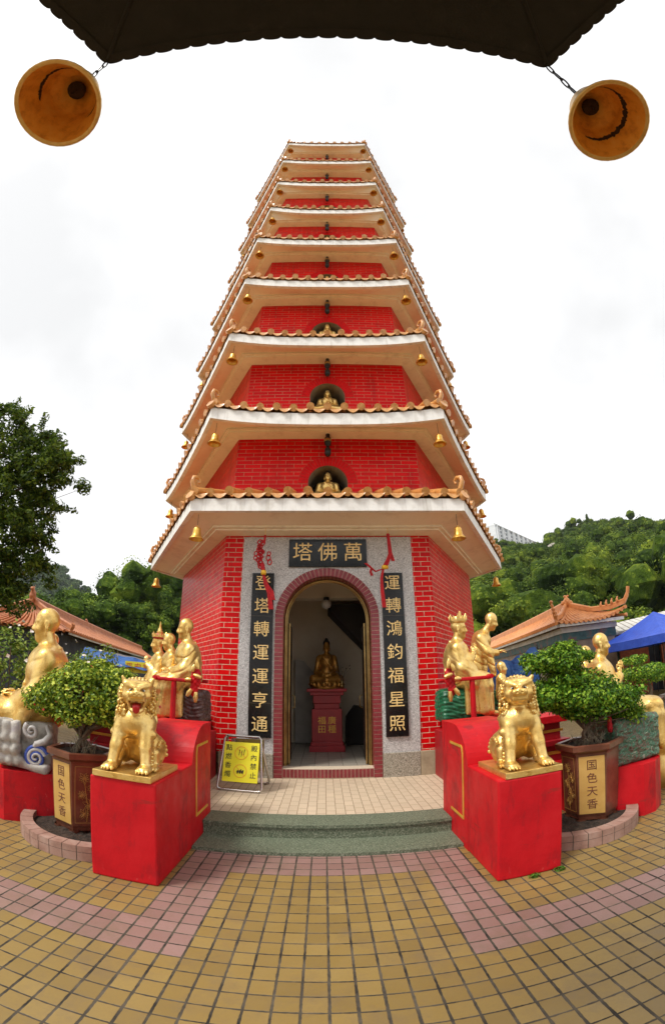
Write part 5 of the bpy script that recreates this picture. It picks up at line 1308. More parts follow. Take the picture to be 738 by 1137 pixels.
# ------------------------------------------------------------------ wooded hills round the courtyard
def hill(name, az0, az1, d0, d1, ridge, base, nv=60, nd=26, seed=0, bumpy=2.0):
    """terrain whose crest stands at the given elevation angles when seen from the courtyard"""
    rg = np.random.default_rng(seed); azs = np.linspace(az0, az1, nv); V = []; 
    pa = [p[0] for p in ridge]; pe = [p[1] for p in ridge]
    ba = [p[0] for p in base]; be = [p[1] for p in base]
    def height(az, d):
        e1 = math.tan(R(float(np.interp(az, pa, pe)))); e0 = math.tan(R(float(np.interp(az, ba, be))))
        z1 = 1.5 + d1 * e1; z0 = 1.5 + d0 * e0
        t = (d - d0) / (d1 - d0)
        if t > 1: return z1 - (t - 1) * (d1 - d0) * .25
        return z0 + (z1 - z0) * (t ** 1.08)
    ds = [d0 * .75] + list(np.linspace(d0, d1 * 1.15, nd))
    for i, d in enumerate(ds):
        for az in azs:
            z = -2 if i == 0 else height(az, d) + bumpy * math.sin(az * .9 + d * .05) * math.sin(d * .06 + az * .4)
            V.append((d * math.sin(R(az)), -3.28 + d * math.cos(R(az)), z))
    F = [(i * nv + j, i * nv + j + 1, (i + 1) * nv + j + 1, (i + 1) * nv + j) for i in range(len(ds) - 1) for j in range(nv - 1)]
    o = np_mesh(name, V, F, 'hill_soil'); tag(o, kind='structure'); return height
def cube_sphere():
    V = {}; F = []
    def vid(p):
        k = tuple(round(x, 3) for x in p)
        if k not in V: V[k] = len(V)
        return V[k]
    for ax in range(3):
        for sg in (-1, 1):
            for i in (-1, 0):
                for j in (-1, 0):
                    q = []
                    for di, dj in ((0, 0), (1, 0), (1, 1), (0, 1)):
                        p = [0, 0, 0]; p[ax] = sg; p[(ax + 1) % 3] = i + di; p[(ax + 2) % 3] = j + dj; q.append(vid(p))
                    F.append(q if sg > 0 else q[::-1])
    A = np.array(list(V.keys()), float); return A / np.linalg.norm(A, axis=1)[:, None], np.array(F)
CV, CF = cube_sphere()
def wood(name, height, az0, az1, d0, d1, n, r0, r1, leaf, per, mat, seed, nl=8, lf=(.30, .52), core=(.66, .90)):
    """one forest mass: crowns of many leaf-clump faces standing on the slope"""
    rg = np.random.default_rng(seed); Vs = []; Fs = []; MI = []; b = 0
    blob = []
    for q in range(n):
        d = d0 + (d1 - d0) * rg.random() ** .7; az = rg.uniform(az0, az1)
        s = (d - d0) / (d1 - d0); rr = (r0 + (r1 - r0) * s) * rg.choice([.5, .75, 1, 1.3, 1.75], p=[.22, .28, .25, .15, .1]) * rg.uniform(.85, 1.15)
        z = height(az, d); x, y = d * math.sin(R(az)), -3.28 + d * math.cos(R(az))
        blob.append((x, y, z + rr * rg.uniform(.2, .9), rr, d))
    for (x, y, z, rr, d) in blob:
        # several lobes per crown
        P = []; N = []
        for l in range(nl):
            o = rg.normal(size=3) * rr * .42; o[2] = min(abs(o[2]) * 1.1, rr * .55); lr = rr * rg.uniform(*lf)
            m = int(per * .55 * (d1 / d) ** .55 / nl)
            dd = rg.normal(size=(m, 3)); dd[:, 2] = np.abs(dd[:, 2]) * 1.1 - .25; dd /= np.linalg.norm(dd, axis=1)[:, None]
            cc = CV * (lr * rg.uniform(*core, (26, 1))) + np.array([x, y, z]) + o
            Vs.append(cc); Fs.append(CF + b); b += 26; MI.append(np.ones(24, int))
            P.append(np.array([x, y, z]) + o + dd * lr * rg.uniform(.84, 1.02, (m, 1))); N.append(dd)
        P = np.concatenate(P); N = np.concatenate(N); m = len(P)
        N = N + rg.normal(size=(m, 3)) * .3 + np.array([0, 0, .15]); N /= np.linalg.norm(N, axis=1)[:, None]
        T = rg.normal(size=(m, 3)); T -= (T * N).sum(1)[:, None] * N; T /= np.linalg.norm(T, axis=1)[:, None]; B = np.cross(N, T)
        l = leaf * 1.1 * (d / d1) ** .42 * rg.uniform(.6, 1.3, (m, 1)); V = np.stack([P - T * l, P + B * l * .7, P + T * l, P - B * l * .7], 1).reshape(-1, 3)
        Vs.append(V); Fs.append(np.arange(m * 4).reshape(-1, 4) + b); b += m * 4; MI.append(np.zeros(m, int))
    o = np_mesh(name, np.concatenate(Vs), np.concatenate(Fs), [mat, mat + '_mass'], None, smooth=False, mi=np.concatenate(MI))
    tag(o, kind='stuff')
    return o
hR = hill('right_hill', 14, 66, 60, 270, [(14, 16.75), (21.5, 17.05), (24.4, 15.35), (26.8, 14.65), (29.8, 14.45), (31.1, 14.85), (33.2, 15.95), (35.1, 16.15), (36.9, 15.85), (39.8, 15.25), (42.1, 14.65), (44.3, 13.95), (46.3, 13.15), (55, 11.75), (66, 9.75)], [(14, 1.0), (66, .8)], seed=1)
o = wood('hillside_wood', hR, 16, 49.5, 50, 272, 1400, 4.2, 3.4, .33, 800, 'wood_leaf', 21); tag(o, 'dense green wood covering the right hillside behind the temple roofs', 'woodland')
hL = hill('left_hill', -50, -6, 45, 150, [(-50, 0.7), (-44, 1.2), (-38, 2.2), (-34, 2.9), (-32.5, 3.5), (-30.9, 4.7), (-29.9, 5.6), (-27.6, 6.5), (-26.1, 8.6), (-25, 9.3), (-21.4, 9.4), (-19, 10.0), (-14, 10.7), (-6, 11.7)], [(-50, 1.0), (-6, 1.0)], seed=2, bumpy=1.2)
o = wood('hillside_wood', hL, -45, -13, 50, 152, 620, 3.6, 3.0, .20, 1500, 'wood_leaf_near', 22, 15, (.22, .38), (.55, .82)); tag(o, 'dense green wood covering the left hillside behind the tiled roof', 'woodland')
hF = hill('far_hill', -70, -22, 330, 520, [(-70, 4.1), (-60, 7.1), (-50, 8.6), (-42.6, 8.3), (-40, 9.9), (-37.9, 10.8), (-36.2, 11.0), (-34.3, 10.5), (-32.3, 8.7), (-30, 7.1), (-22, 4.1)], [(-70, 2), (-22, 2)], seed=3)
o = wood('far_wood', hF, -48, -27, 345, 522, 500, 6.5, 6, 1.1, 230, 'far_leaf', 23); tag(o, 'hazy wooded hill in the gap far beyond the left tree', 'woodland')
# ---- individual trees that stand out on the crest
def polar(az, d): return d * math.sin(R(az)), -3.28 + d * math.cos(R(az))
def far_tree(name, label, az, d, h_, blobs, leaf, mat='wood_leaf', group=None):
    x, y = polar(az, d); z = hR(az, d) + 2.5
    t = thing(name, label, 'tree', (x, y, z), 0, group)
    g = MB(); g.tube([(0, 0, -2), (0, 0, h_ * .8)], [.4, .15], 6); g.build('trunk', 'bark', t)
    leaves('crown', blobs, leaf, mat, t, int(az * 10), .8, .5, .4); return t
far_tree('conifer_tree', 'tallest dark pointed tree on the crest of the right hill', 36.5, 262, 9, [(0, 0, 2.5 + k * 1.3, 2.1 - k * .3, 2.1 - k * .3, .8, 60) for k in range(6)], .9)
far_tree('conifer_tree', 'thin dark pointed tree just left of the tallest crest tree', 35.6, 262, 6, [(0, 0, 1.5 + k * 1.1, 1.3 - k * .2, 1.3 - k * .2, .6, 40) for k in range(5)], .7)
far_tree('broadleaf_tree', 'umbrella shaped tree alone on the crest right of the pointed trees', 38.3, 262, 5, [(0, 0, 4.6, 3.6, 3.6, 1.6, 330)], .9)
far_tree('broadleaf_tree', 'small round tree alone at the left shoulder of the hill crest', 33.6, 262, 4, [(0, 0, 3.2, 1.8, 1.8, 1.6, 150)], .8)
x, y = polar(31.8, 218); r = thing('boulder', 'bare grey boulder showing through the wood below the hill crest', 'rock', (x, y, hR(31.8, 218) + 3.0))
solid('rock_face', [('e', (0, 0, 0), (6.0, 4, 3.2), None, .3), ('e', (-3, -1, -.6), (4, 3, 2.4), None, .6)], .5, 'rock_grey', r, lambda x, y, z: .25 * np.sin(x * 1.3 + z) * np.sin(z * 2.1))
# ---- apartment block behind the shoulder
ax_, ay_ = polar(24.0, 320); bx_, by_ = polar(29.8, 400)
L_ = math.hypot(bx_ - ax_, by_ - ay_); ang = math.atan2(by_ - ay_, bx_ - ax_)
apz = 87
ab_ = thing('apartment_block', 'pale apartment block with rows of windows behind the right hill', 'building', (ax_, ay_, apz), ang)
g = MB(); g.box((0, 0, 0), (L_, 14, 25.5)); g.box((0, -.8, 25.2), (L_, 14.5, 26)); 
for k in range(int(L_ / 9)): g.box((k * 9 + 1, -1.2, 0), (k * 9 + 2.2, 0.1, 25))
g.box((4, 3, 26), (10, 9, 29)); g.box((L_ * .5, 3, 26), (L_ * .5 + 8, 9, 28.5))
g.build('wall', 'apartment_white', ab_)
for fl in range(4, 8):
    for k in range(int(L_ / 4.5)):
        g = MB(); g.box((k * 4.5 + 2.5, -.12, 2 + fl * 3), (k * 4.5 + 5.0 - .4, .05, 3.9 + fl * 3)); g.build('window', 'apartment_window', ab_)
# ------------------------------------------------------------------ temple halls
def tiled_roof(name, g, A, B, C_, D, pitch, rad, sag=.25, rows=10):
    """slope A-B is the ridge, D-C the eave (A above D, B above C); half-round tile rows run down it, with a hollow curve"""
    A, B, C_, D = map(Vector, (A, B, C_, D)); n = max(3, int((D - C_).length / pitch)); nrm = (B - A).cross(D - A).normalized()
    if nrm.z < 0: nrm = -nrm
    def P(u, v): 
        p = (A * (1 - u) + B * u) * (1 - v) + (D * (1 - u) + C_ * u) * v; return p - nrm * sag * 4 * v * (1 - v) * .5
    for j in range(rows):
        g.add([P(0, j / rows), P(1, j / rows), P(1, (j + 1) / rows), P(0, (j + 1) / rows)], [(0, 1, 2, 3)], 0)
    for i in range(n + 1):
        u = i / n; g.tube([P(u, j / 6) + nrm * rad * .35 for j in range(7)], rad, 6)
        e = P(u, 1); g.tube([e + (e - P(u, .95)).normalized() * -.03 + nrm * rad * .3, e + (e - P(u, .95)).normalized() * .03 + nrm * rad * .3], rad * 1.25, 8, 1)
# right hall: local x across (2.75 m), y along (17 m)
AX, AY = 7.87, 10.23; dv = Vector((.155, .988, 0)); du = Vector((.988, -.155, 0))
tr = thing('temple_hall', 'low temple hall with orange tiled hip roof and upturned corners at right', 'building', (AX, AY, 0), math.atan2(-.155, .988))
W_, LL, ez, rz_ = 2.78, 17., 2.98, 3.80
inset = 2.2
g = MB()
tiled_roof('r', g, (W_ / 2, inset, rz_), (W_ / 2, LL, rz_), (0, LL, ez), (0, -.0, ez), .26, .055, .3)
tiled_roof('r', g, (W_ / 2, LL, rz_), (W_ / 2, inset, rz_), (W_, 0, ez), (W_, LL, ez), .26, .055, .3)
# front hip: rows running towards the viewer, eave curving up to the right corner
n = 15; 
for i in range(n + 1):
    u = i / n; e = Vector((W_ * u, -.02, ez + .30 * max(0, (u - .55) / .45) ** 2 + .10 * max(0, (.2 - u) / .2) ** 2)); t_ = Vector((W_ / 2 + (u - .5) * W_ * .55, inset * (1 - .9 * abs(u - .5) * .9), rz_ - .42 * abs(u - .5) * 2 * .9))
    pts = [e * (1 - v) + t_ * v + Vector((0, 0, -.22 * v * (1 - v) * 2)) for v in [k / 6 for k in range(7)]]
    g.tube(pts, .055, 6); g.tube([pts[0] + Vector((0, -.03, 0)), pts[0] + Vector((0, .02, 0))], .07, 8, 1)
    if i: g.add([q - Vector((0, 0, .03)) for q in prev] + [q - Vector((0, 0, .03)) for q in pts], [(k, k + 1, 8 + k, 7 + k) for k in range(6)], 0)
    prev = pts
g.build('roof', ['temple_tile', 'temple_tile'], tr)
g = MB()
def ridge(g, pts, w_, h_):
    for a, b_ in zip(pts, pts[1:]):
        a, b_ = Vector(a), Vector(b_); d = (b_ - a); d.z = 0
        if d.length < 1e-6: continue
        s_ = Vector((-d.y, d.x, 0)).normalized() * w_
        g.add([a - s_, a + s_, a + s_ + Vector((0, 0, h_)), a - s_ + Vector((0, 0, h_)), b_ - s_, b_ + s_, b_ + s_ + Vector((0, 0, h_)), b_ - s_ + Vector((0, 0, h_))], [(0, 1, 2, 3), (7, 6, 5, 4), (0, 4, 5, 1), (1, 5, 6, 2), (2, 6, 7, 3), (3, 7, 4, 0)])
    g.tube([Vector(p) + Vector((0, 0, h_ + .02)) for p in pts], w_ * 1.1, 6)
ridge(g, [(W_ / 2, inset - .1, rz_), (W_ / 2, LL, rz_ + .02)], .07, .18)
ridge(g, [(W_ / 2 + .05, inset - .05, rz_ + .02), (W_ * .72, inset * .55, rz_ - .40), (W_ * .88, inset * .25, ez + .34), (W_ + .02, -.02, ez + .42), (W_ + .14, -.14, ez + .66), (W_ + .17, -.17, ez + .86)], .06, .12)
ridge(g, [(W_ / 2 - .05, inset - .05, rz_ + .02), (W_ * .22, inset * .45, rz_ - .50), (.0, -.02, ez + .10), (-.08, -.1, ez + .30)], .06, .10)
g.build('ridge', 'temple_tile', tr)
solid('ridge_ornament', [('e', (W_ / 2, inset - .1, rz_ + .24), (.13, .12, .18), None, .04), ('e', (W_ / 2 - .16, inset - .1, rz_ + .18), (.12, .09, .10), None, .05), ('e', (W_ / 2 + .15, inset - .1, rz_ + .18), (.11, .09, .09), None, .05), ('e', (W_ / 2 - .04, inset - .1, rz_ + .43), (.07, .07, .07), None, .03), ('e', (W_ / 2 + .08, inset - .1, rz_ + .46), (.05, .05, .05), None, .02)], .03, 'temple_tile', tr, lambda x, y, z: .02 * np.sin(x * 40) * np.sin(z * 38))
solid('ridge_ornament', [('c', (-.02, -.05, ez + .3), (-.12, -.1, ez + .62), .09, .05, .03), ('e', (-.14, -.12, ez + .74), (.06, .06, .09), None, .03)], .03, 'temple_tile', tr, lambda x, y, z: .015 * np.sin(z * 50))
for k, f_k in enumerate((.50, .62, .74, .86)):
    px2 = W_ * (.62 + .40 * f_k * .9); py2 = inset * (.8 - .85 * f_k); pz2 = (rz_ - .40) * (1 - f_k) + (ez + .50) * f_k + .05
    solid('roof_beast', [('e', (px2, py2, pz2 + .06), (.05, .05, .09), None, .02), ('e', (px2 + .03, py2, pz2 + .17), (.035, .035, .04), None, .02)], .02, 'temple_tile', tr)
g = MB(); g.box((.12, .02, ez - .13), (W_ - .1, .10, ez - .02)); g.box((.03, .1, ez - .13), (.11, LL - .1, ez - .02)); g.box((.3, .35, ez - .32), (W_ - .25, LL, ez - .13)); g.build('eave_board', 'white_metal_roof', tr)
g = MB(); g.box((.35, .40, ez - .62), (W_ - .3, LL - .3, ez - .32)); g.build('painted_beam', 'temple_beam', tr)
g = MB(); g.box((.40, .45, 0), (W_ - .35, LL - .4, ez - .60)); g.build('wall', 'temple_wall', tr)
# left hall
dl = Vector((-.208, .978, 0)); A0 = Vector((-8.6, 10.1, 0))
th = thing('temple_hall', 'long low temple hall with reddish tiled roof behind the left statues', 'building', A0, math.atan2(dl.y, dl.x) - PI / 2)
g = MB(); LL2 = 22; ez2, rz2 = 2.68, 3.62; W2 = 2.0
tiled_roof('r', g, (-W2, .9, rz2), (-W2, LL2, rz2), (0, LL2, ez2), (0, 0, ez2), .24, .05, .32)
tiled_roof('r', g, (-W2, LL2, rz2), (-W2, .9, rz2), (-2 * W2, 0, ez2), (-2 * W2, LL2, ez2), .24, .05, .3)
tiled_roof('r', g, (-W2 - .05, .9, rz2 - .05), (-W2 + .05, .9, rz2 - .05), (-.02, 0, ez2), (-2 * W2 + .02, 0, ez2), .24, .05, .2)
g.build('roof', ['temple_tile_red', 'temple_tile_red'], th)
g = MB(); ridge(g, [(-W2, .6, rz2), (-W2, LL2, rz2)], .07, .16); ridge(g, [(-W2 + .05, .8, rz2), (-.7, .35, ez2 + .35), (.02, -.02, ez2 + .06), (.10, -.1, ez2 + .16)], .06, .1); ridge(g, [(-W2 - .05, .8, rz2), (-2 * W2 + .7, .35, ez2 + .35), (-2 * W2, -.0, ez2 + .08), (-2 * W2 - .1, -.1, ez2 + .18)], .06, .1)
g.build('ridge', 'temple_tile_red', th)
for y_, s_ in ((.7, .8), (7.4, .55)):
    solid('ridge_ornament', [('e', (-W2, y_, rz2 + .33 * s_), (.16 * s_, .18 * s_, .28 * s_), None, .04), ('e', (-W2, y_ - .16 * s_, rz2 + .62 * s_), (.09 * s_, .12 * s_, .10 * s_), None, .04), ('e', (-W2, y_ + .2 * s_, rz2 + .2 * s_), (.1 * s_, .16 * s_, .16 * s_), None, .05), ('c', (-W2, y_ - .05, rz2 + .6 * s_), (-W2, y_ + .1, rz2 + .85 * s_), .05 * s_, .02 * s_, .02)], .04, 'temple_tile_red', th, lambda x, y, z: .02 * np.sin(y * 40) * np.sin(z * 38))
g = MB(); g.box((-.10, .05, ez2 - .10), (-.03, LL2, ez2 - .02)); g.build('eave_board', 'white_metal_roof', th)
g = MB(); g.box((-2 * W2 + .3, .5, 0), (-.45, LL2, ez2 - .08)); g.build('wall', 'temple_dark', th)
# ------------------------------------------------------------------ awnings, tents, banner
def cloth(name, mat, pts_fn, nu, nv, parent=None, thick=.006, loc=None):
    V = []; F = []
    for o in (0, 1):
        for j in range(nv + 1):
            for i in range(nu + 1):
                p = Vector(pts_fn(i / nu, j / nv)); p.z -= o * thick; p.y += o * thick; V.append(tuple(p))
    m = (nu + 1) * (nv + 1); idx = lambda i, j, o: o * m + j * (nu + 1) + i
    for j in range(nv):
        for i in range(nu):
            F.append((idx(i, j, 0), idx(i + 1, j, 0), idx(i + 1, j + 1, 0), idx(i, j + 1, 0))); F.append((idx(i, j + 1, 1), idx(i + 1, j + 1, 1), idx(i + 1, j, 1), idx(i, j, 1)))
    g = MB(); g.add(V, F, 0, None, True); return g.build(name, mat, parent, loc)
def post(x, y, z, r_=.02): return [(x, y, 0), (x, y, z)]
# right blue tarp on posts
t = thing('tarpaulin', 'sagging blue tarpaulin hung between the right statues and the bonsai', 'tarpaulin', (4.2, 6.4, 0))
a, b_ = Vector((-.55, .0, 1.80)), Vector((.63, -.35, 2.06))
cloth('sheet', 'tarp_blue', lambda u, v: a * (1 - u) + b_ * u + Vector((.03 * math.sin(v * 9 + u * 5), .06 * math.sin(u * 17 + v * 3) * v - .25 * v * (1 - v), -.12 * math.sin(PI * u) * (1 - v) - .85 * v + .03 * math.sin(u * 23))), 26, 12, t)
for x_, y_, z_ in ((-.57, .04, 1.82), (.66, -.33, 2.08)):
    g = MB(); g.tube(post(x_, y_, z_), .02, 8); g.build('post', 'black_iron', t)
t = thing('tarpaulin', 'blue and white tarpaulin awning under the left temple roof', 'tarpaulin', (-5.5, 7.4, 0))
a, b_ = Vector((-.75, -.2, 2.06)), Vector((1.15, .4, 1.86)); c = Vector((-.55, -.9, 1.72)); d = Vector((1.2, -.35, 1.62))
cloth('sheet', 'tarp_blue', lambda u, v: (a * (1 - u) + b_ * u) * (1 - v) + (c * (1 - u) + d * u) * v + Vector((0, 0, -.08 * math.sin(PI * v) + .02 * math.sin(u * 21 + v * 4))), 26, 8, t)
cloth('trim_strip', 'white_metal_roof', lambda u, v: a * (1 - u) + b_ * u + Vector((.0, -.02, .015 + -.06 * v + .008 * math.sin(u * 30))) if u > .25 else a * .75 + b_ * .25 + Vector((0, -.02, .015 - .06 * v)), 20, 2, t)
for x_, y_, z_ in ((-.76, -.2, 2.05), (1.17, .4, 1.86), (-.55, -.92, 1.72), (1.22, -.36, 1.6)):
    g = MB(); g.tube(post(x_, y_, z_), .02, 8); g.build('post', 'black_iron', t)
t = thing('banner', 'yellow banner with red characters hanging behind the left crowned statue', 'banner', (-4.72, 7.25, 1.66), R(12))
g = MB(); g.box((-.30, 0, -.13), (.36, .02, .15)); bn = g.build('cloth', 'yellow_board', t)
lettering('lettering', [('平', -.19, 0), ('安', .03, 0), ('福', .25, 0)], .19, 'ink_red', bn, WM(0, -.004, .01), .002)
# right tents
def tent(label, loc, rz, hw, ze, zp, mat, val=.26):
    t = thing('canopy_tent', label, 'tent', loc, rz)
    g = MB(); cs = [(-hw, -hw), (hw, -hw), (hw, hw), (-hw, hw)]
    for k in range(4):
        (x0, y0), (x1, y1) = cs[k], cs[(k + 1) % 4]; N_ = 8
        for i in range(N_):
            for j in range(N_):
                def q(u, v):
                    x = (x0 + (x1 - x0) * u) * (1 - v); y = (y0 + (y1 - y0) * u) * (1 - v); w_ = min(1, abs(u - .5) * 2)
                    return (x, y, ze + (zp - ze) * (v ** 1.25) - .10 * math.sin(PI * u) * (1 - v) * v * 2)
                g.add([q(i / N_, j / N_), q((i + 1) / N_, j / N_), q((i + 1) / N_, (j + 1) / N_), q(i / N_, (j + 1) / N_)], [(0, 1, 2, 3)], 0, None, True)
        for i in range(10):
            u0, u1 = i / 10, (i + 1) / 10; f = lambda u, z: (x0 + (x1 - x0) * u + .012 * math.sin(u * 25), y0 + (y1 - y0) * u + .012 * math.sin(u * 25), z)
            g.add([f(u0, ze - val), f(u1, ze - val), f(u1, ze), f(u0, ze)], [(0, 1, 2, 3)], 0, None, True)
    g.build('canopy', mat, t)
    for x, y in cs:
        g = MB(); g.tube([(x * .97, y * .97, 0), (x * .97, y * .97, ze - .02)], .022, 6); g.build('pole', 'black_iron', t)
    return t
tent('blue canopy tent with a pointed top and pole at the right edge', (11.0, 8.75, 0), R(8), 1.55, 2.0, 2.86, 'blue_fabric')
tent('second blue canopy tent partly hidden behind the big bald statue at right', (12.6, 13.4, 0), R(8), 1.5, 2.15, 2.75, 'blue_fabric')
tent('cream canopy tent cut off by the right edge of view', (11.45, 6.2, 0), R(8), 1.4, 2.0, 2.62, 'cream_fabric')
sh = thing('market_shed', 'shed with pale sheet metal roof and red brown walls behind blue tent', 'building', (12.4, 10.8, 0), R(-32))
g = MB()
for k in range(40): g.box((-1.6 + k * .25, -.5, 2.62), (-1.6 + k * .25 + .2, 3.5, 2.66), M=Matrix.Rotation(R(-3), 4, 'Y') @ Matrix.Rotation(R(9), 4, 'X'))
g.box((-1.6, -.5, 2.56), (8.4, 3.5, 2.615), M=Matrix.Rotation(R(-3), 4, 'Y') @ Matrix.Rotation(R(9), 4, 'X')); g.build('roof', 'white_metal_roof', sh)
for x0, x1, m in ((-1.2, .0, 'red_brown_wall'), (.0, .5, 'temple_dark'), (.5, 1.6, 'red_brown_wall'), (1.6, 1.95, 'concrete'), (1.95, 6.5, 'red_brown_wall')):
    g = MB(); g.box((x0, .2 if m != 'temple_dark' else .5, 0), (x1 - .03, .6, 2.6)); g.build('wall_panel', m, sh)
# small planted things at the right edge
t = thing('potted_bonsai', 'flat topped green bonsai in a brown pot near the right edge', 'shrub', (6.35, 4.1, 0))
g = MB(); g.lathe([(.0, .0), (.20, 0), (.26, .55), (.30, .58), (.28, .6), (0, .6)], 6); g.build('pot_body', 'pot_brown', t)
g = MB(); g.tube([(0, 0, .58), (.05, 0, .8), (-.05, 0, 1.0)], [.04, .035, .03], 7); g.build('trunk', 'bark', t)
leaves('foliage', [(-.1, 0, 1.16, .62, .5, .16, 1500), (.4, 0, 1.02, .35, .3, .12, 600), (-.3, 0, 1.42, .3, .3, .1, 450), (.0, 0, 1.02, .5, .4, .12, 500)], .06, 'bonsai_leaf', t, 31)
for lab, x, y, w_, z0 in (('pale concrete bench block beside the brown pot at right edge', 6.9, 3.95, .5, .62),):
    t = thing('stone_bench', lab, 'bench', (x, y, 0)); g = MB(); g.box((-w_ / 2, -.2, z0 - .09), (w_ / 2, .2, z0), bev=.01); g.build('bench_top', 'concrete', t)
    g = MB(); g.box((-w_ / 2 + .05, -.15, 0), (w_ / 2 - .05, .15, z0 - .09)); g.build('bench_leg', 'concrete', t)
# flowering shrubs behind the left statues
for i, (x, y, z, rx, rz2_, n, lab) in enumerate(((-4.9, 2.7, 1.25, 1.05, 1.05, 5200, 'pale flowering shrub behind the big left monk near the frame edge'), (-4.15, 3.9, 1.1, .75, 1.0, 3600, 'loose green shrub with white flowers right of the big left monk'), (-3.45, 4.3, .6, .7, .65, 2400, 'low leafy green shrub behind the three left statues'))):
    t = thing('flowering_shrub', lab, 'shrub', (x, y, 0)); g = MB(); rn = random.Random(i)
    for k in range(9):
        a = rn.uniform(0, 6.28); g.tube([(0, 0, 0), (rx * .3 * math.cos(a), rx * .3 * math.sin(a), z * .6), (rx * .7 * math.cos(a), rx * .7 * math.sin(a), z + rz2_ * .4)], [.02, .014, .006], 5)
    g.build('stems', 'bark', t)
    leaves('foliage', [(0, 0, z, rx * .8, rx * .7, rz2_ * .8, n // 3)] + clumps((0, 0, z), (rx, rx * .8, rz2_), 40, .17, 40 + i, n * 2 // 3 // 40), .075, 'shrub_leaf', t, 50 + i, .5)
    leaves('blossom', [(0, 0, z + .1, rx, rx * .8, rz2_, 46)], .07, 'flower_white', t, 60 + i, .9, .3, .85)
# big dark tree at the left edge
t = thing('broadleaf_tree', 'big dark leafy tree reaching in from the left edge', 'tree', (-8.0, 3.6, 0))
T0 = Vector((-7.3, 3.6, -.0)); rn = random.Random(4)
g = MB(); g.tube([(0, 0, 0), (.1, 0, 1.2), (-.05, 0, 2.4), (.1, .1, 3.8), (.0, 0, 5.2)], [.26, .2, .17, .13, .06], 10); g.build('trunk', 'bark', t)
tips = [(-5.15, 3.9, 5.6), (-5.5, 4, 5.95), (-5.95, 4, 6.35), (-6.6, 3.9, 6.55), (-7.3, 3.7, 6.9), (-5.35, 3.8, 5.15), (-5.75, 3.6, 5.4), (-6.3, 3.5, 5.8), (-5.35, 4, 4.70), (-5.7, 3.7, 4.4), (-6.2, 3.4, 5.0), (-5.2, 4, 3.95), (-5.65, 3.8, 3.8), (-6.2, 3.5, 4.2), (-5.25, 4, 3.45), (-5.75, 3.8, 3.2), (-6.3, 3.6, 3.4), (-5.75, 4, 2.75), (-6.2, 3.6, 2.6), (-6.7, 3.6, 3.0), (-6.9, 3.4, 4.0), (-7.0, 3.3, 5.0), (-7.0, 3.4, 5.9), (-6.6, 3.8, 2.2), (-7.3, 3.5, 2.4), (-7.8, 3.5, 3.4), (-7.9, 3.4, 4.6), (-8.0, 3.5, 5.8), (-8.3, 3.6, 6.6), (-8.8, 3.6, 5.2), (-8.8, 3.6, 3.8), (-6.5, 4.6, 4.6), (-6.6, 4.7, 5.6), (-7.4, 4.7, 3.6), (-6.9, 3.7, 1.9)]
bl = []
g = MB()
for i, p in enumerate(tips):
    p = Vector(p) - T0; s0 = Vector((0, 0, max(1.0, p.z - 1.2))); m = s0 * .45 + p * .55 + Vector((0, 0, .15)); g.tube([s0, m, p], [.06, .035, .012], 6)
    bl.append((p.x, p.y, p.z, .46, .44, .32, 340))
    for q in range(7):
        d = Vector((rn.gauss(0, .33), rn.gauss(0, .33), rn.gauss(0, .24))); e = p + d; bl.append((e.x, e.y, e.z, .22, .22, .15, 90)); g.tube([p, e], [.008, .004], 4)
    for q in range(6):   # sprays of leaves sticking out at the end
        d = Vector((rn.uniform(.1, .62) * (1 if i < 24 else rn.choice((-1, 1))), rn.gauss(0, .25), rn.gauss(.08, .18))); e = p + d; g.tube([p, e], [.006, .003], 4)
        for s_ in range(4): f = p + d * (.5 + .17 * s_); bl.append((f.x, f.y, f.z, .09, .09, .07, 14))
g.build('branches', 'bark', t)
leaves('crown', bl, .115, 'tree_leaf', t, 70, .42, .3, .3, .8)
# ------------------------------------------------------------------ the damp air over the valley
m, nt, b = new_mat('haze_air'); nt.nodes.remove(b)
pv_ = nt.nodes.new('ShaderNodeVolumePrincipled'); pv_.inputs['Color'].default_value = (.86, .92, 1, 1); pv_.inputs['Density'].default_value = .00013; pv_.inputs['Anisotropy'].default_value = .3
nt.links.new(pv_.outputs[0], nt.nodes['Material Output'].inputs['Volume']); MATS['haze_air'] = m
mb = MB(); mb.box((-620, -620, -4), (620, 910, 150)); tag(mb.build('haze', 'haze_air'), kind='stuff')
# ------------------------------------------------------------------ camera (a fisheye lens tilted up 22 degrees), light, sky
cd = bpy.data.cameras.new('camera'); cam = bpy.data.objects.new('camera', cd); COL.objects.link(cam)
r_ = Vector((0.99980413, -0.01786093, -0.00852572)); u_ = Vector((0.00101715, -0.38383747, 0.92340011)); f_ = Vector((0.01976527, 0.92322792, 0.38374412))
M = Matrix(((r_.x, u_.x, -f_.x, 0), (r_.y, u_.y, -f_.y, 0), (r_.z, u_.z, -f_.z, 0), (0, 0, 0, 1)))
cam.matrix_world = Matrix.Translation((-0.00728, -3.28108, 1.49938)) @ M
cd.type = 'PANO'; cd.panorama_type = 'FISHEYE_LENS_POLYNOMIAL'
cd.fisheye_fov = R(200)
cd.fisheye_polynomial_k0 = 0; cd.fisheye_polynomial_k1 = -0.0661772303; cd.fisheye_polynomial_k2 = -3.65713061e-07
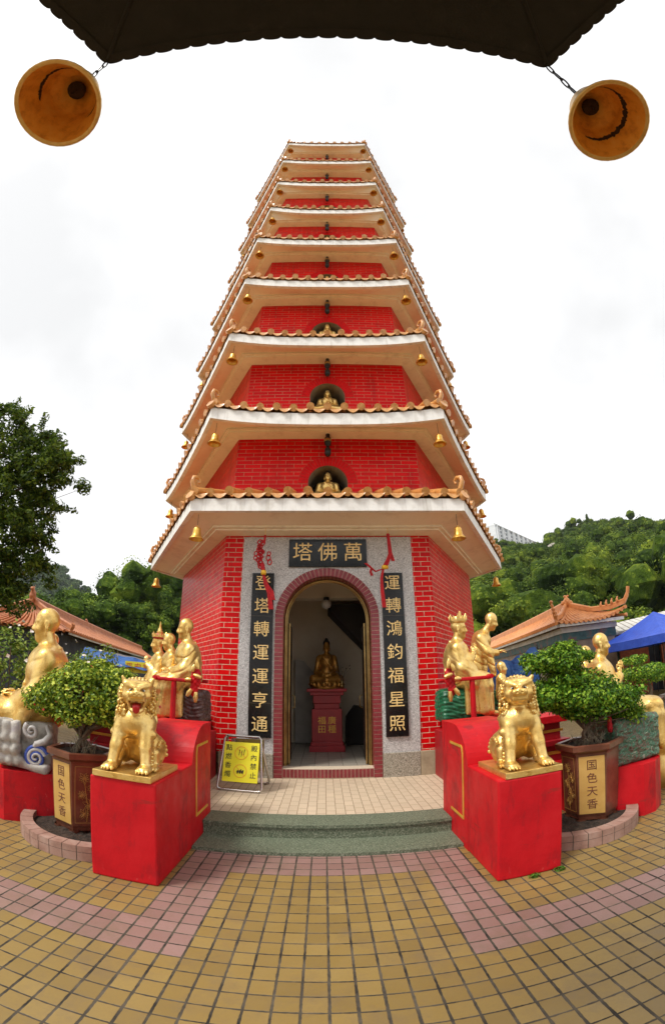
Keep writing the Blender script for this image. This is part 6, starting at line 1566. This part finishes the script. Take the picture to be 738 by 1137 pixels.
cd.fisheye_polynomial_k3 = 1.36275361e-05; cd.fisheye_polynomial_k4 = -1.70349264e-07
cd.sensor_fit = 'VERTICAL'; cd.sensor_height = 36; cd.sensor_width = 36 * 664 / 1024
cd.clip_start = .01; cd.clip_end = 3000
S.camera = cam
SUN_AZ, SUN_EL = -125, 56    # degrees clockwise from +Y; the brighter part of the cloud is behind the camera's left shoulder
sd = Vector((math.sin(R(SUN_AZ)) * math.cos(R(SUN_EL)), math.cos(R(SUN_AZ)) * math.cos(R(SUN_EL)), math.sin(R(SUN_EL))))
ld = bpy.data.lights.new('sun', 'SUN'); ld.energy = 1.5; ld.angle = R(14); ld.color = (1, .955, .88)
lo = bpy.data.objects.new('sun', ld); COL.objects.link(lo); lo.rotation_euler = (-sd).to_track_quat('-Z', 'Y').to_euler()
w = bpy.data.worlds.new('World'); S.world = w; w.use_nodes = True
nt = w.node_tree; bg = nt.nodes['Background']
sky = nt.nodes.new('ShaderNodeTexSky'); sky.sky_type = 'NISHITA'; sky.sun_disc = False
sky.sun_elevation = R(SUN_EL); sky.sun_rotation = R(SUN_AZ); sky.dust_density = 4; sky.air_density = 1.2
hs = nt.nodes.new('ShaderNodeHueSaturation'); hs.inputs['Saturation'].default_value = .2
nt.links.new(sky.outputs[0], hs.inputs['Color'])
tcw = nt.nodes.new('ShaderNodeTexCoord')
cl = noise(nt, 1.3, 5, .55, tcw.outputs['Generated'])
cloud = ramp(nt, cl, [(.34, (6.75, 6.78, 6.8)), (.48, (8.2, 8.2, 8.2)), (.7, (10.5, 10.5, 10.5))])
nt.links.new(mixc(nt, .8, hs.outputs[0], cloud), bg.inputs['Color'])
bg.inputs['Strength'].default_value = .075
S.view_settings.view_transform = 'Standard'; S.view_settings.look = 'None'; S.view_settings.gamma = 1
S.view_settings.use_curve_mapping = False; S.view_settings.exposure = 1.0
S.cycles.max_bounces = 6; S.cycles.diffuse_bounces = 3; S.cycles.glossy_bounces = 3; S.cycles.transmission_bounces = 2
S.cycles.use_denoising = True; S.cycles.sample_clamp_indirect = 6
S.render.film_transparent = False
